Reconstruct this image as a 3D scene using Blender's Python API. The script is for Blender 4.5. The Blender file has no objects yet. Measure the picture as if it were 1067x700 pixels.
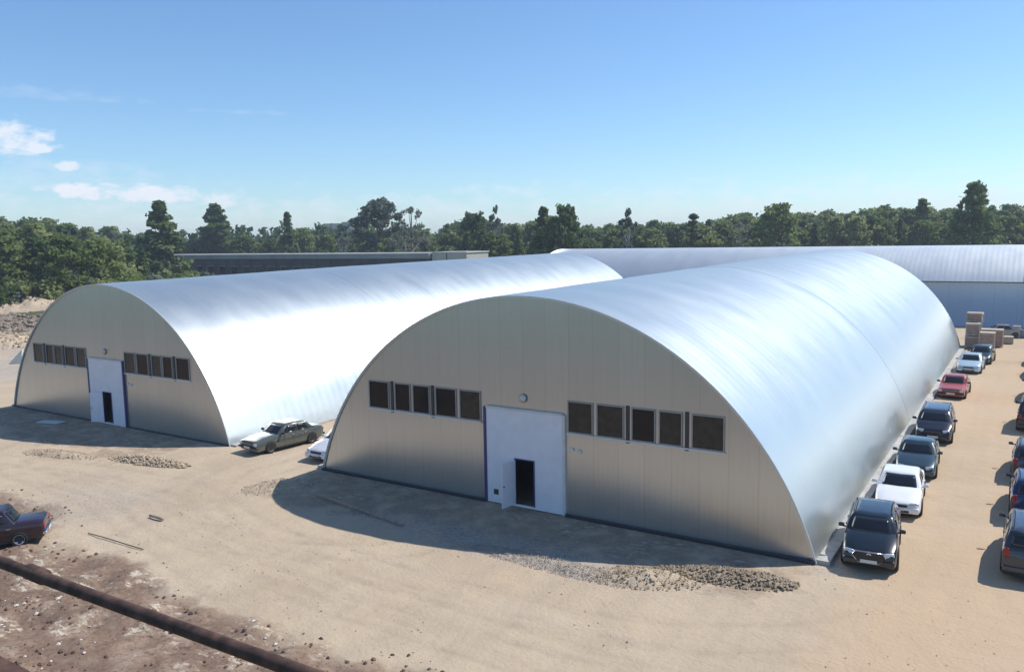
import bpy, bmesh, math, random
import numpy as np
from mathutils import Vector, Matrix
R = math.radians
scene = bpy.context.scene
col = scene.collection

# ------------------------------------------------------------------ camera
CAM = Vector((17.8984, -28.5265, 11.3561))
RT = Vector((0.84150107, 0.53998769, -0.01700722))
UP = Vector((-0.04922365, 0.10798171, 0.99293352))
FW = Vector((-0.53800835, 0.83471747, -0.11744689))
cam = bpy.data.cameras.new("camera"); co = bpy.data.objects.new("camera", cam); col.objects.link(co)
co.matrix_world = Matrix(((RT.x, UP.x, -FW.x, CAM.x), (RT.y, UP.y, -FW.y, CAM.y), (RT.z, UP.z, -FW.z, CAM.z), (0, 0, 0, 1)))
cam.sensor_width = 36; cam.lens = 36 * 848.07 / 1067; cam.clip_start = 0.1; cam.clip_end = 9000
scene.camera = co
def at(px, py, D):
    "world point at depth D (m) along the optical axis behind a photo pixel"
    px = float(px); py = float(py); D = float(D)
    return CAM + (FW + (px - 533.5) / 848.07 * RT - (py - 350) / 848.07 * UP) * D

# ------------------------------------------------------------------ light
SUN_EL, SUN_AZ = R(50.5), R(50.9)           # azimuth measured from +x towards +y
sd = Vector((math.cos(SUN_EL) * math.cos(SUN_AZ), math.cos(SUN_EL) * math.sin(SUN_AZ), math.sin(SUN_EL)))
sl = bpy.data.lights.new("sun", 'SUN'); so = bpy.data.objects.new("sun", sl); col.objects.link(so)
sl.energy = 5.0; sl.angle = R(0.53); sl.color = (1.0, 0.965, 0.91)
so.rotation_euler = sd.to_track_quat('Z', 'Y').to_euler(); so.location = (0, 0, 60)
world = bpy.data.worlds.new("World"); scene.world = world; world.use_nodes = True
wt = world.node_tree; wn = wt.nodes; wl = wt.links
bg = wn["Background"]; bg.inputs[1].default_value = 0.135
sky = wn.new("ShaderNodeTexSky"); sky.sky_type = 'NISHITA'; sky.sun_disc = False
sky.sun_elevation = SUN_EL; sky.sun_rotation = R(90) - SUN_AZ
sky.air_density = 1.0; sky.dust_density = 0.15; sky.ozone_density = 3.0; sky.altitude = 50
SKYTINT = (0.86, 1.04, 1.19, 1)
def wmath(op, a, b=None, clamp=False):
    n = wn.new("ShaderNodeMath"); n.operation = op; n.use_clamp = clamp
    for i, v in enumerate((a, b)):
        if v is None: continue
        if isinstance(v, (int, float)): n.inputs[i].default_value = v
        else: wl.new(v, n.inputs[i])
    return n.outputs[0]
tc = wn.new("ShaderNodeTexCoord"); dirv = tc.outputs['Generated']
nz = wn.new("ShaderNodeTexNoise"); nz.inputs['Scale'].default_value = 30; nz.inputs['Detail'].default_value = 8
nz.inputs['Roughness'].default_value = 0.62
mpn = wn.new("ShaderNodeMapping"); mpn.inputs['Scale'].default_value = (1, 1, 2.2)
wl.new(dirv, mpn.inputs[0]); wl.new(mpn.outputs[0], nz.inputs['Vector'])
def cloud(px, py, wpx, hpx, amp=1.0, power=1.0):
    c = at(px, py, 1.0) - CAM; c.normalize()
    t = Vector((-c.y, c.x, 0)).normalized()
    def dot(v, s):
        n = wn.new("ShaderNodeVectorMath"); n.operation = 'DOT_PRODUCT'; wl.new(dirv, n.inputs[0]); n.inputs[1].default_value = v * s
        return n.outputs['Value']
    u = wmath('SUBTRACT', dot(t, 848 / wpx), t.dot(c) * 848 / wpx)
    v = wmath('SUBTRACT', dot(Vector((0, 0, 1)), 848 / hpx), c.z * 848 / hpx)
    # flat underside: stretch what lies below the centre
    low = wmath('LESS_THAN', v, 0.0); v = wmath('MULTIPLY', v, wmath('ADD', 1.0, wmath('MULTIPLY', low, 0.9)))
    d2 = wmath('ADD', wmath('MULTIPLY', u, u), wmath('MULTIPLY', v, v))
    front = wmath('GREATER_THAN', dot(c, 1.0), 0.3)
    m = wmath('SUBTRACT', 1.0, d2)
    m = wmath('ADD', m, wmath('MULTIPLY', wmath('SUBTRACT', nz.outputs['Fac'], 0.5), 5.5))
    m = wmath('MULTIPLY', m, power, True)
    return wmath('MULTIPLY', wmath('MULTIPLY', m, amp), front)
clouds = [(12, 148, 38, 20, .8, .9), (41, 156, 11, 7, .8, 1.3), (71, 175, 9, 7, .75, 1.3), (90, 202, 36, 13, .95, 1.2),
          (165, 206, 46, 13, .9, 1.1), (229, 214, 18, 9, .7, 1.0), (20, 207, 60, 9, .4, .7), (110, 224, 190, 22, .55, .45), (60, 196, 120, 26, .35, .45), (112, 196, 14, 6, .8, 1.1), (40, 197, 14, 5, .6, 1), (300, 228, 130, 12, .45, .5), (140, 215, 60, 6, .5, .8),
          (40, 100, 90, 7, .2, .5), (240, 117, 50, 4, .18, .5), (390, 222, 160, 7, .3, .6), (640, 220, 110, 9, .4, .6), (20, 186, 70, 7, .25, .5),
          (533, 244, 1500, 46, .62, .5), (-160, 190, 120, 26, .6, .6), (-420, 150, 160, 40, .6, .6)]
tot = None
for c in clouds:
    v = cloud(*c); tot = v if tot is None else wmath('MAXIMUM', tot, v)
tint = wn.new("ShaderNodeMix"); tint.data_type = 'RGBA'; tint.blend_type = 'MULTIPLY'; tint.inputs['Factor'].default_value = 1
wl.new(sky.outputs[0], tint.inputs['A']); tint.inputs['B'].default_value = SKYTINT
cm = wn.new("ShaderNodeMix"); cm.data_type = 'RGBA'; wl.new(tot, cm.inputs['Factor'])
wl.new(tint.outputs['Result'], cm.inputs['A']); cm.inputs['B'].default_value = (7.2, 7.5, 8.1, 1)
wl.new(cm.outputs['Result'], bg.inputs[0])
scene.view_settings.view_transform = 'Standard'; scene.view_settings.look = 'None'
scene.view_settings.exposure = -0.05; scene.view_settings.gamma = 1; scene.view_settings.use_curve_mapping = False
scene.render.resolution_x = 1024; scene.render.resolution_y = 671
scene.render.engine = 'CYCLES'; scene.cycles.max_bounces = 6; scene.cycles.volume_bounces = 0

# ------------------------------------------------------------------ materials
def mat(name, color, rough=.6, metal=0.0, spec=None, coat=0.0, noise=None, bump=None, alpha=None):
    """noise=(scale, amount) varies the albedo; bump=(scale, strength, distance)"""
    m = bpy.data.materials.new(name); m.use_nodes = True; nt = m.node_tree; b = nt.nodes["Principled BSDF"]
    b.inputs['Base Color'].default_value = (*color, 1); b.inputs['Roughness'].default_value = rough; b.inputs['Metallic'].default_value = metal
    if spec is not None: b.inputs['Specular IOR Level'].default_value = spec
    if coat: b.inputs['Coat Weight'].default_value = coat; b.inputs['Coat Roughness'].default_value = .05
    t = nt.nodes.new("ShaderNodeTexCoord")
    if noise:
        n = nt.nodes.new("ShaderNodeTexNoise"); n.inputs['Scale'].default_value = noise[0]; n.inputs['Detail'].default_value = 6
        nt.links.new(t.outputs['Object'], n.inputs['Vector'])
        r = nt.nodes.new("ShaderNodeValToRGB"); a = noise[1]
        r.color_ramp.elements[0].position = .3; r.color_ramp.elements[1].position = .7
        r.color_ramp.elements[0].color = (*[c * (1 - a) for c in color], 1); r.color_ramp.elements[1].color = (*[min(1, c * (1 + a)) for c in color], 1)
        nt.links.new(n.outputs['Fac'], r.inputs[0]); nt.links.new(r.outputs[0], b.inputs['Base Color'])
    if bump:
        n = nt.nodes.new("ShaderNodeTexNoise"); n.inputs['Scale'].default_value = bump[0]; n.inputs['Detail'].default_value = 5
        nt.links.new(t.outputs['Object'], n.inputs['Vector'])
        bn = nt.nodes.new("ShaderNodeBump"); bn.inputs['Strength'].default_value = bump[1]; bn.inputs['Distance'].default_value = bump[2]
        nt.links.new(n.outputs['Fac'], bn.inputs['Height']); nt.links.new(bn.outputs[0], b.inputs['Normal'])
    return m

class NT:
    "tiny node helper"
    def __init__(s, m): s.nt = m.node_tree; s.n = s.nt.nodes; s.b = s.n["Principled BSDF"]
    def link(s, a, b): s.nt.links.new(a, b)
    def coord(s, k='Object'): return s.n.new("ShaderNodeTexCoord").outputs[k]
    def pos(s): return s.n.new("ShaderNodeNewGeometry").outputs['Position']
    def math(s, op, a, b=None, clamp=False):
        n = s.n.new("ShaderNodeMath"); n.operation = op; n.use_clamp = clamp
        for i, v in enumerate((a, b)):
            if v is None: continue
            if isinstance(v, (int, float)): n.inputs[i].default_value = v
            else: s.link(v, n.inputs[i])
        return n.outputs[0]
    def noise(s, vec, scale, detail=5, rough=.5, stretch=None):
        if stretch:
            mp = s.n.new("ShaderNodeMapping"); mp.inputs['Scale'].default_value = stretch; s.link(vec, mp.inputs[0]); vec = mp.outputs[0]
        n = s.n.new("ShaderNodeTexNoise"); n.inputs['Scale'].default_value = scale; n.inputs['Detail'].default_value = detail
        n.inputs['Roughness'].default_value = rough; s.link(vec, n.inputs['Vector']); return n.outputs['Fac']
    def ramp(s, v, stops):
        r = s.n.new("ShaderNodeValToRGB"); e = r.color_ramp.elements
        while len(e) < len(stops): e.new(.5)
        for k, (p, c) in enumerate(stops):
            e[k].position = p; e[k].color = (*c, 1) if isinstance(c, tuple) else (c, c, c, 1)
        s.link(v, r.inputs[0]); return r.outputs[0]
    def mix(s, f, a, b, blend='MIX'):
        n = s.n.new("ShaderNodeMix"); n.data_type = 'RGBA'; n.blend_type = blend
        for k, v in (('Factor', f), ('A', a), ('B', b)):
            if isinstance(v, (int, float)): n.inputs[k].default_value = v
            elif isinstance(v, tuple): n.inputs[k].default_value = (*v, 1)
            else: s.link(v, n.inputs[k])
        return n.outputs['Result']
    def sep(s, v):
        n = s.n.new("ShaderNodeSeparateXYZ"); s.link(v, n.inputs[0]); return n.outputs
    def bump(s, h, strength, dist, normal=None):
        n = s.n.new("ShaderNodeBump"); n.inputs['Strength'].default_value = strength; n.inputs['Distance'].default_value = dist
        s.link(h, n.inputs['Height'])
        if normal is not None: s.link(normal, n.inputs['Normal'])
        return n.outputs[0]

def roof_metal(name, base, axis, period, amp, rough=.3, metal=.85):
    m = mat(name, base, rough, metal); t = NT(m); P = t.coord(); xyz = t.sep(P)
    a = xyz['XY'.index(axis)]
    wv = t.math('SINE', t.math('MULTIPLY', a, 2 * math.pi / period))
    b1 = t.bump(wv, 1.0, amp)
    st = (0.35, .7, 0.35) if axis == 'Y' else (.7, .35, .35)
    big = t.noise(P, .8, 3, .5, st)
    b2 = t.bump(big, .17, .03, b1); t.link(b2, t.b.inputs['Normal'])
    # every pressed sheet a touch lighter or darker, faint rain streaks
    cell = t.n.new("ShaderNodeTexWhiteNoise"); cell.noise_dimensions = '1D'
    t.link(t.math('FLOOR', t.math('DIVIDE', a, period * 3)), cell.inputs['W'])
    st2 = (.12, 4, .12) if axis == 'Y' else (4, .12, .12)
    sk = t.noise(P, 1.6, 6, .6, st2)
    f = t.math('ADD', t.math('MULTIPLY', cell.outputs[0], .05), t.math('MULTIPLY', sk, .16))
    t.link(t.mix(t.math('SUBTRACT', f, 0.0), base, tuple(c * .6 for c in base)), t.b.inputs['Base Color'])
    t.link(t.math('ADD', rough - .06, t.math('MULTIPLY', big, .14)), t.b.inputs['Roughness'])
    return m
def sheet_metal(name, base, period=.22, amp=.0009, rough=.36, metal=.85, sheet=1.1):
    m = mat(name, base, rough, metal); t = NT(m); P = t.coord(); xyz = t.sep(P)
    wv = t.math('SINE', t.math('MULTIPLY', xyz[0], 2 * math.pi / period))
    b1 = t.bump(wv, 1.0, amp)
    big = t.noise(P, .9, 4, .55, (1.6, 1, .35))
    t.link(t.bump(big, .5, .02, b1), t.b.inputs['Normal'])
    cell = t.n.new("ShaderNodeTexWhiteNoise"); cell.noise_dimensions = '1D'
    t.link(t.math('FLOOR', t.math('DIVIDE', xyz[0], sheet)), cell.inputs['W'])
    sk = t.noise(P, 1.5, 7, .65, (5, 1, .25))
    fr = t.math('FRACT', t.math('DIVIDE', xyz[0], sheet)); seam = t.math('LESS_THAN', fr, .022)
    f = t.math('ADD', t.math('ADD', t.math('MULTIPLY', cell.outputs[0], .07), t.math('MULTIPLY', sk, .28)), t.math('MULTIPLY', seam, .25))
    t.link(t.mix(f, tuple(min(1, c * 1.1) for c in base), (base[0] * .56, base[1] * .52, base[2] * .45)), t.b.inputs['Base Color'])
    return m

M = {}
M['roof'] = roof_metal("galvanised roof", (.62, .66, .645), 'Y', .60, .0013, rough=.37, metal=.83)
M['roof_b'] = roof_metal("galvanised roof later section", (.58, .625, .615), 'Y', .60, .0013, rough=.38, metal=.83)
M['roof_far'] = roof_metal("galvanised far roof", (.74, .76, .74), 'X', .60, .0016, rough=.46, metal=.7)
M['wall_far'] = sheet_metal("blue grey sheet wall", (.50, .54, .56), .6, .002, .42, .75, 2.4)
M['gable'] = sheet_metal("zinc gable sheet", (.52, .535, .54), rough=.29, metal=.86)
M['gate'] = mat("white gate paint", (.74, .75, .80), .45, noise=(2, .05))
M['gate_frame'] = mat("violet blue gate frame", (.05, .045, .16), .5)
M['trim'] = mat("pale trim", (.62, .62, .60), .5, noise=(3, .08))
M['dark_trim'] = mat("dark trim", (.035, .035, .04), .5)
M['frame'] = mat("window frame", (.30, .29, .27), .5, noise=(4, .1))
M['pane'] = mat("dark window glass", (.014, .011, .009), .12, spec=.35)
M['pane2'] = mat("dusty window glass", (.04, .032, .024), .25, spec=.4, noise=(3, .4))
M['concrete'] = mat("concrete", (.40, .38, .35), .9, noise=(2.5, .2), bump=(20, .4, .02))
M['lamp_glass'] = mat("lamp glass", (.6, .58, .5), .3)
M['rust'] = mat("rusty pipe", (.085, .045, .030), .75, metal=.1, noise=(14, .65), bump=(40, .5, .003))
M['bark'] = mat("bark", (.09, .07, .055), .9, noise=(5, .3))
M['bark_pale'] = mat("pale bark", (.35, .33, .30), .9, noise=(5, .3))
M['tyre'] = mat("tyre rubber", (.018, .018, .018), .85)
M['rim'] = mat("wheel alloy", (.45, .45, .46), .35, metal=.8)
M['glass'] = mat("car glass", (.012, .014, .016), .06, spec=.6)
M['black'] = mat("black plastic", (.02, .02, .022), .55)
M['chrome'] = mat("chrome", (.65, .65, .66), .15, metal=1)
M['headlamp'] = mat("headlamp glass", (.55, .58, .6), .1, metal=.3, spec=.8)
M['taillamp'] = mat("tail lamp red", (.30, .012, .012), .15)
M['amber'] = mat("indicator amber", (.5, .17, .02), .2)
M['plate'] = mat("number plate", (.62, .62, .6), .5)
M['wood'] = mat("pale timber", (.50, .42, .34), .8, noise=(6, .2))
M['wood_dark'] = mat("weathered timber", (.34, .26, .21), .85, noise=(6, .25))
M['slab'] = mat("flat roof felt", (.30, .31, .29), .85, noise=(.15, .15))
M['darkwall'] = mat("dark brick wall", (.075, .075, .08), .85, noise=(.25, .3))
M['beige'] = mat("beige render", (.50, .47, .38), .85, noise=(.3, .1))
M['tarp'] = mat("cream sheet", (.66, .64, .55), .6)
M['dimblue'] = mat("dim blue grey", (.2, .23, .3), .6)

# --- ground material: sand, damp streaks, red-brown earth (also deepens the gables' shade), gravel, grass by masks stored on the vertices
def ground_material():
    m = mat("sandy ground", (.45, .36, .26), .95, spec=.2); t = NT(m); P = t.pos()
    at_ = t.n.new("ShaderNodeAttribute"); at_.attribute_name = "masks"; mk = t.n.new("ShaderNodeSeparateColor"); t.link(at_.outputs['Color'], mk.inputs[0])
    n1 = t.noise(P, .09, 6, .55); n2 = t.noise(P, .9, 7, .6); n3 = t.noise(P, 7, 6, .65); n4 = t.noise(P, 38, 4, .6)
    track = t.noise(P, .55, 5, .6, (1, .16, 1)); track2 = t.noise(P, .45, 5, .6, (.16, 1, 1))
    sand = t.ramp(n1, [(.3, (.42, .315, .21)), (.5, (.52, .41, .285)), (.7, (.49, .37, .25))])
    sand = t.mix(t.ramp(track, [(.45, 0.0), (.7, .45)]), sand, (.38, .305, .23))
    sand = t.mix(t.ramp(track2, [(.5, 0.0), (.72, .4)]), sand, (.56, .46, .35))
    sand = t.mix(t.ramp(n2, [(.58, 0.0), (.75, .45)]), sand, (.36, .28, .21))
    sand = t.mix(t.ramp(n3, [(.3, .3), (.5, 0.0)]), sand, (.36, .28, .20))
    sand = t.mix(t.ramp(n4, [(.25, .3), (.45, 0.0)]), sand, (.33, .27, .2))
    lot = t.mix(t.ramp(n1, [(.35, .35), (.65, .9)]), sand, (.52, .375, .24))
    sand = t.mix(t.math('MULTIPLY', at_.outputs['Alpha'], t.ramp(n2, [(.35, .1), (.65, .6)])), sand, (.32, .25, .18))
    sp = t.sep(P)
    lotm = t.math('MULTIPLY', t.math('SUBTRACT', sp[0], 12.5), .5, True)
    sand = t.mix(t.math('MULTIPLY', lotm, 1.0), sand, lot)
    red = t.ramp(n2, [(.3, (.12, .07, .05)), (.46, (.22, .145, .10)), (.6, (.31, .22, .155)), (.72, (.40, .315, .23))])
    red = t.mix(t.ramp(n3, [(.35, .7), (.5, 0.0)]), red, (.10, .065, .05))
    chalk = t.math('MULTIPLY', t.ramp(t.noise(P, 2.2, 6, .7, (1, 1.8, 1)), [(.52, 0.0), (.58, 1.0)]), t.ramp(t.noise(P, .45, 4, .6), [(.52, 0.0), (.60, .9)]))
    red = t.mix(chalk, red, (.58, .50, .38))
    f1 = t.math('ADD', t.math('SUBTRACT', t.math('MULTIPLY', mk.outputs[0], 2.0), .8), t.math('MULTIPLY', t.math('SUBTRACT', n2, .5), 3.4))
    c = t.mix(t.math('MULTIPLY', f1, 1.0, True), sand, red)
    gravel = t.ramp(n3, [(.3, (.20, .175, .15)), (.6, (.46, .41, .355))])
    c = t.mix(t.math('MULTIPLY', mk.outputs[2], t.ramp(n2, [(.35, .3), (.6, 1.0)])), c, gravel)
    grass = t.ramp(n2, [(.3, (.045, .06, .022)), (.6, (.10, .12, .045)), (.75, (.20, .19, .09))])
    f3 = t.math('ADD', t.math('SUBTRACT', t.math('MULTIPLY', mk.outputs[1], 2.0), .5), t.math('MULTIPLY', t.math('SUBTRACT', n1, .5), 1.5))
    c = t.mix(t.math('MULTIPLY', f3, 1.0, True), c, grass)
    t.link(c, t.b.inputs['Base Color'])
    h = t.math('ADD', t.math('MULTIPLY', n3, .45), t.math('ADD', t.math('MULTIPLY', n2, 1.0), t.math('MULTIPLY', n4, .18)))
    t.link(t.bump(h, .7, .10), t.b.inputs['Normal'])
    return m
M['ground'] = ground_material()
def soil(name, a, b, c):
    m = mat(name, b, .95, spec=.2); t = NT(m); P = t.pos(); n = t.noise(P, 3.0, 7, .65); n2 = t.noise(P, 14, 5, .6)
    t.link(t.ramp(t.math('ADD', t.math('MULTIPLY', n, .6), t.math('MULTIPLY', n2, .4)), [(.36, a), (.5, b), (.62, c)]), t.b.inputs['Base Color'])
    t.link(t.bump(n2, .8, .06), t.b.inputs['Normal']); return m
M['gravel'] = soil("grey gravel", (.28, .235, .19), (.42, .36, .29), (.52, .46, .38))
M['clod'] = soil("olive brown clods", (.22, .165, .11), (.36, .28, .19), (.46, .38, .28))
M['sandheap'] = soil("sand heap", (.34, .25, .17), (.47, .37, .26), (.58, .48, .35))
M['rubble'] = soil("grey rubble", (.13, .10, .075), (.26, .205, .155), (.40, .33, .26))
M['redclod'] = soil("red brown clods", (.07, .045, .035), (.16, .10, .075), (.30, .22, .16))
M['chalk'] = soil("chalky chunks", (.50, .44, .36), (.68, .62, .53), (.78, .73, .64))

def leaf_material(name, a, b):
    m = bpy.data.materials.new(name); m.use_nodes = True; t = NT(m); P = t.pos()
    oi = t.n.new("ShaderNodeObjectInfo")
    n = t.noise(P, .45, 4, .6); n2 = t.noise(P, 2.5, 2, .5)
    f = t.math('ADD', t.math('MULTIPLY', n, .7), t.math('ADD', t.math('MULTIPLY', n2, .3), t.math('MULTIPLY', t.math('SUBTRACT', oi.outputs['Random'], .5), .35)))
    c = t.ramp(f, [(.3, a), (.72, b)])
    t.link(c, t.b.inputs['Base Color']); t.b.inputs['Roughness'].default_value = .65; t.b.inputs['Specular IOR Level'].default_value = .25
    tr = t.n.new("ShaderNodeBsdfTranslucent"); t.link(c, tr.inputs[0])
    mx = t.n.new("ShaderNodeMixShader"); mx.inputs[0].default_value = .48
    t.link(t.b.outputs[0], mx.inputs[1]); t.link(tr.outputs[0], mx.inputs[2]); t.link(mx.outputs[0], t.n["Material Output"].inputs[0])
    return m
M['leaf_dark'] = leaf_material("dark leaves", (.075, .122, .040), (.19, .245, .078))
M['leaf_mid'] = leaf_material("mid leaves", (.115, .17, .048), (.255, .31, .09))
M['leaf_light'] = leaf_material("light leaves", (.17, .22, .065), (.33, .36, .13))
M['leaf_grey'] = leaf_material("grey green leaves", (.10, .13, .09), (.20, .23, .17))
M['leaf_pale'] = leaf_material("pale leaves", (.15, .16, .11), (.28, .29, .20))

# ------------------------------------------------------------------ object helpers
def link_mesh(name, verts, faces, mats, parent=None, smooth=False, fmat=None):
    me = bpy.data.meshes.new(name); me.from_pydata([tuple(v) for v in verts], [], faces)
    for m in (mats if isinstance(mats, (list, tuple)) else [mats]): me.materials.append(M[m] if isinstance(m, str) else m)
    if fmat is not None: me.polygons.foreach_set("material_index", fmat)
    if smooth: me.polygons.foreach_set("use_smooth", [True] * len(me.polygons))
    me.update()
    o = bpy.data.objects.new(name, me); col.objects.link(o)
    if parent is not None: o.parent = parent
    return o
def tag(o, label=None, cat=None, group=None, kind=None):
    if label: o['label'] = label
    if cat: o['category'] = cat
    if group: o['group'] = group
    if kind: o['kind'] = kind
    return o
def empty(name, loc, rz=0.0):
    o = bpy.data.objects.new(name, None); col.objects.link(o); o.location = loc; o.rotation_euler = (0, 0, rz); o.empty_display_size = .3
    return o
class MB:
    def __init__(s): s.v = []; s.f = []
    def add(s, vs, fs):
        k = len(s.v); s.v += [tuple(v) for v in vs]; s.f += [tuple(i + k for i in f) for f in fs]; return s
    def box(s, x0, x1, y0, y1, z0, z1, mtx=None):
        vs = [Vector(p) for p in [(x0, y0, z0), (x1, y0, z0), (x1, y1, z0), (x0, y1, z0), (x0, y0, z1), (x1, y0, z1), (x1, y1, z1), (x0, y1, z1)]]
        if mtx is not None: vs = [mtx @ v for v in vs]
        return s.add(vs, [(0, 3, 2, 1), (4, 5, 6, 7), (0, 1, 5, 4), (1, 2, 6, 5), (2, 3, 7, 6), (3, 0, 4, 7)])
    def tube(s, pts, rad, n=10, cap=True):
        pts = [Vector(p) for p in pts]; rr = rad if isinstance(rad, (list, tuple)) else [rad] * len(pts); k = len(s.v)
        for i, p in enumerate(pts):
            d = (pts[min(i + 1, len(pts) - 1)] - pts[max(i - 1, 0)]).normalized()
            a = d.cross(Vector((0, 0, 1)) if abs(d.z) < .9 else Vector((1, 0, 0))).normalized(); b = d.cross(a)
            for j in range(n):
                t = 2 * math.pi * j / n; s.v.append(tuple(p + (a * math.cos(t) + b * math.sin(t)) * rr[i]))
        for i in range(len(pts) - 1):
            for j in range(n):
                s.f.append((k + i * n + j, k + i * n + (j + 1) % n, k + (i + 1) * n + (j + 1) % n, k + (i + 1) * n + j))
        if cap:
            s.f.append(tuple(k + j for j in range(n))[::-1]); s.f.append(tuple(k + (len(pts) - 1) * n + j for j in range(n)))
        return s
    def lathe_x(s, prof, cx, cy, cz, n=24, sign=1):
        "profile of (x offset, radius) about an axis parallel to x"
        k = len(s.v)
        for (dx, r) in prof:
            for j in range(n):
                t = 2 * math.pi * j / n; s.v.append((cx + sign * dx, cy + r * math.cos(t), cz + r * math.sin(t)))
        for i in range(len(prof) - 1):
            for j in range(n): s.f.append((k + i * n + j, k + i * n + (j + 1) % n, k + (i + 1) * n + (j + 1) % n, k + (i + 1) * n + j))
        return s
    def build(s, name, m, parent=None, smooth=False): return link_mesh(name, s.v, s.f, m, parent, smooth)

def hash2(ix, iy, seed):
    h = (ix * 374761393 + iy * 668265263 + seed * 974711) & 0x7fffffff
    h = ((h ^ (h >> 13)) * 1274126177) & 0x7fffffff
    return ((h ^ (h >> 16)) & 0xffff) / 65535.0
def vnoise(x, y, seed=0):
    ix = np.floor(x).astype(np.int64); iy = np.floor(y).astype(np.int64); fx = x - ix; fy = y - iy
    fx = fx * fx * (3 - 2 * fx); fy = fy * fy * (3 - 2 * fy)
    a = hash2(ix, iy, seed); b = hash2(ix + 1, iy, seed); c = hash2(ix, iy + 1, seed); d = hash2(ix + 1, iy + 1, seed)
    return (a * (1 - fx) + b * fx) * (1 - fy) + (c * (1 - fx) + d * fx) * fy
def fbm(x, y, oct=4, seed=0):
    s = 0; a = .5; t = 0
    for k in range(oct): s = s + a * vnoise(x * 2 ** k, y * 2 ** k, seed + k); t += a; a *= .5
    return s / t
def sstep(a, b, x):
    t = np.clip((x - a) / (b - a), 0, 1); return t * t * (3 - 2 * t)

# ------------------------------------------------------------------ ground sheet
def axis_coords(lo, hi, step, far, grow):
    mid = list(np.arange(lo, hi + 1e-6, step)); out = mid[:]; s = step; x = hi
    while x < far: s *= grow; x += s; out.append(x)
    s = step; x = lo; pre = []
    while x > -far: s *= grow; x -= s; pre.append(x)
    return np.array(pre[::-1] + out)
gx = axis_coords(-40, 24, .22, 3500, 1.09); gy = axis_coords(-24, 14, .22, 3500, 1.09)
X, Y = np.meshgrid(gx, gy)
def ground_h(X, Y):
    red = redmask(X, Y)
    z = (fbm(X * .35, Y * .35, 4, 3) - .5) * .06
    z = z + red * ((fbm(X * .9, Y * .9, 5, 9) - .5) * .55)
    z = z + (fbm(X * 2.2, Y * 2.2, 3, 15) - .5) * .04 * (1 - red)
    inside = ((np.abs(X) < 12.6) & (Y > -.6) & (Y < 63)) | ((np.abs(X + 32) < 12.6) & (Y > -.2) & (Y < 62))
    z = np.where(inside, np.minimum(z, 0) * .3, z)
    # sandy banks left of the far hangar
    b = sstep(-78, -100, X) * sstep(-10, 20, Y) * sstep(95, 60, Y)
    z = z + b * (fbm(X * .06, Y * .08, 4, 21) * 2.6 - .5).clip(0)
    z = z + sstep(150, 900, np.hypot(X, Y)) * (fbm(X * .004, Y * .004, 3, 33) - .3) * 6
    return z - .02
def redmask(X, Y):
    # disturbed earth nearest to the camera, left of centre
    d = (-Y - 12.9) + (-X) * .0 + np.clip(1.5 - X, 0, 30) * .13 + np.clip(X - 2, 0, 8) * .2 + (fbm(X * .22, Y * .22, 4, 5) - .5) * 4.0
    return sstep(-.6, 1.8, d) * sstep(-60, -30, Y)
Z = ground_h(X, Y)
nx, ny = len(gx), len(gy)
V = np.stack([X.ravel(), Y.ravel(), Z.ravel()], 1)
idx = np.arange(nx * ny).reshape(ny, nx)
F = np.stack([idx[:-1, :-1], idx[:-1, 1:], idx[1:, 1:], idx[1:, :-1]], -1).reshape(-1, 4)
me = bpy.data.meshes.new("ground"); me.vertices.add(len(V)); me.vertices.foreach_set("co", V.ravel())
me.loops.add(F.size); me.loops.foreach_set("vertex_index", F.ravel().astype(np.int32))
me.polygons.add(len(F)); me.polygons.foreach_set("loop_start", np.arange(0, F.size, 4, dtype=np.int32))
me.update(calc_edges=True); me.polygons.foreach_set("use_smooth", np.ones(len(F), bool))
ca = me.color_attributes.new("masks", 'FLOAT_COLOR', 'POINT')
red = redmask(X, Y)
nn = fbm(X * .05, Y * .05, 4, 40)
grass = np.maximum(sstep(100, 112, Y + (nn - .5) * 20), sstep(-30, -46, Y + (nn - .5) * 14))
grass = np.maximum(grass, sstep(-46, -60, X) * sstep(.52, .62, nn) * .8)
grass = np.maximum(grass, sstep(-150, -175, X + (nn - .5) * 25)); grass = np.maximum(grass, sstep(46, 60, X + (nn - .5) * 12))
gr = np.exp(-(((X - 1.5) / 6.0) ** 2 + ((Y + 4.1) / 1.2) ** 2)) + .5 * np.exp(-((X - 12.3) / .5) ** 2) * (Y > -1) + .5 * np.exp(-((X + 17) / 3) ** 2 - ((Y + 9) / 3) ** 2)
gr = np.maximum(gr, .8 * sstep(-52, -62, X) * sstep(.5, .6, fbm(X * .12, Y * .12, 4, 60)))
def seg_d(X, Y, P):
    d = np.full(X.shape, 1e9)
    for (a, b), (c, e) in zip(P[:-1], P[1:]):
        L2 = (c - a) ** 2 + (e - b) ** 2; t = np.clip(((X - a) * (c - a) + (Y - b) * (e - b)) / L2, 0, 1)
        d = np.minimum(d, np.hypot(X - a - t * (c - a), Y - b - t * (e - b)))
    return d
def smooth_path(P, n=6):
    P = [np.array(p, float) for p in P]; out = []
    for i in range(len(P) - 1):
        p0, p1, p2, p3 = P[max(i - 1, 0)], P[i], P[i + 1], P[min(i + 2, len(P) - 1)]
        for t in np.arange(n) / n: out.append(tuple(.5 * (2 * p1 + (p2 - p0) * t + (2 * p0 - 5 * p1 + 4 * p2 - p3) * t * t + (3 * p1 - p0 - 3 * p2 + p3) * t ** 3)))
    return out + [tuple(P[-1])]
tr_ = np.zeros_like(X)
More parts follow.
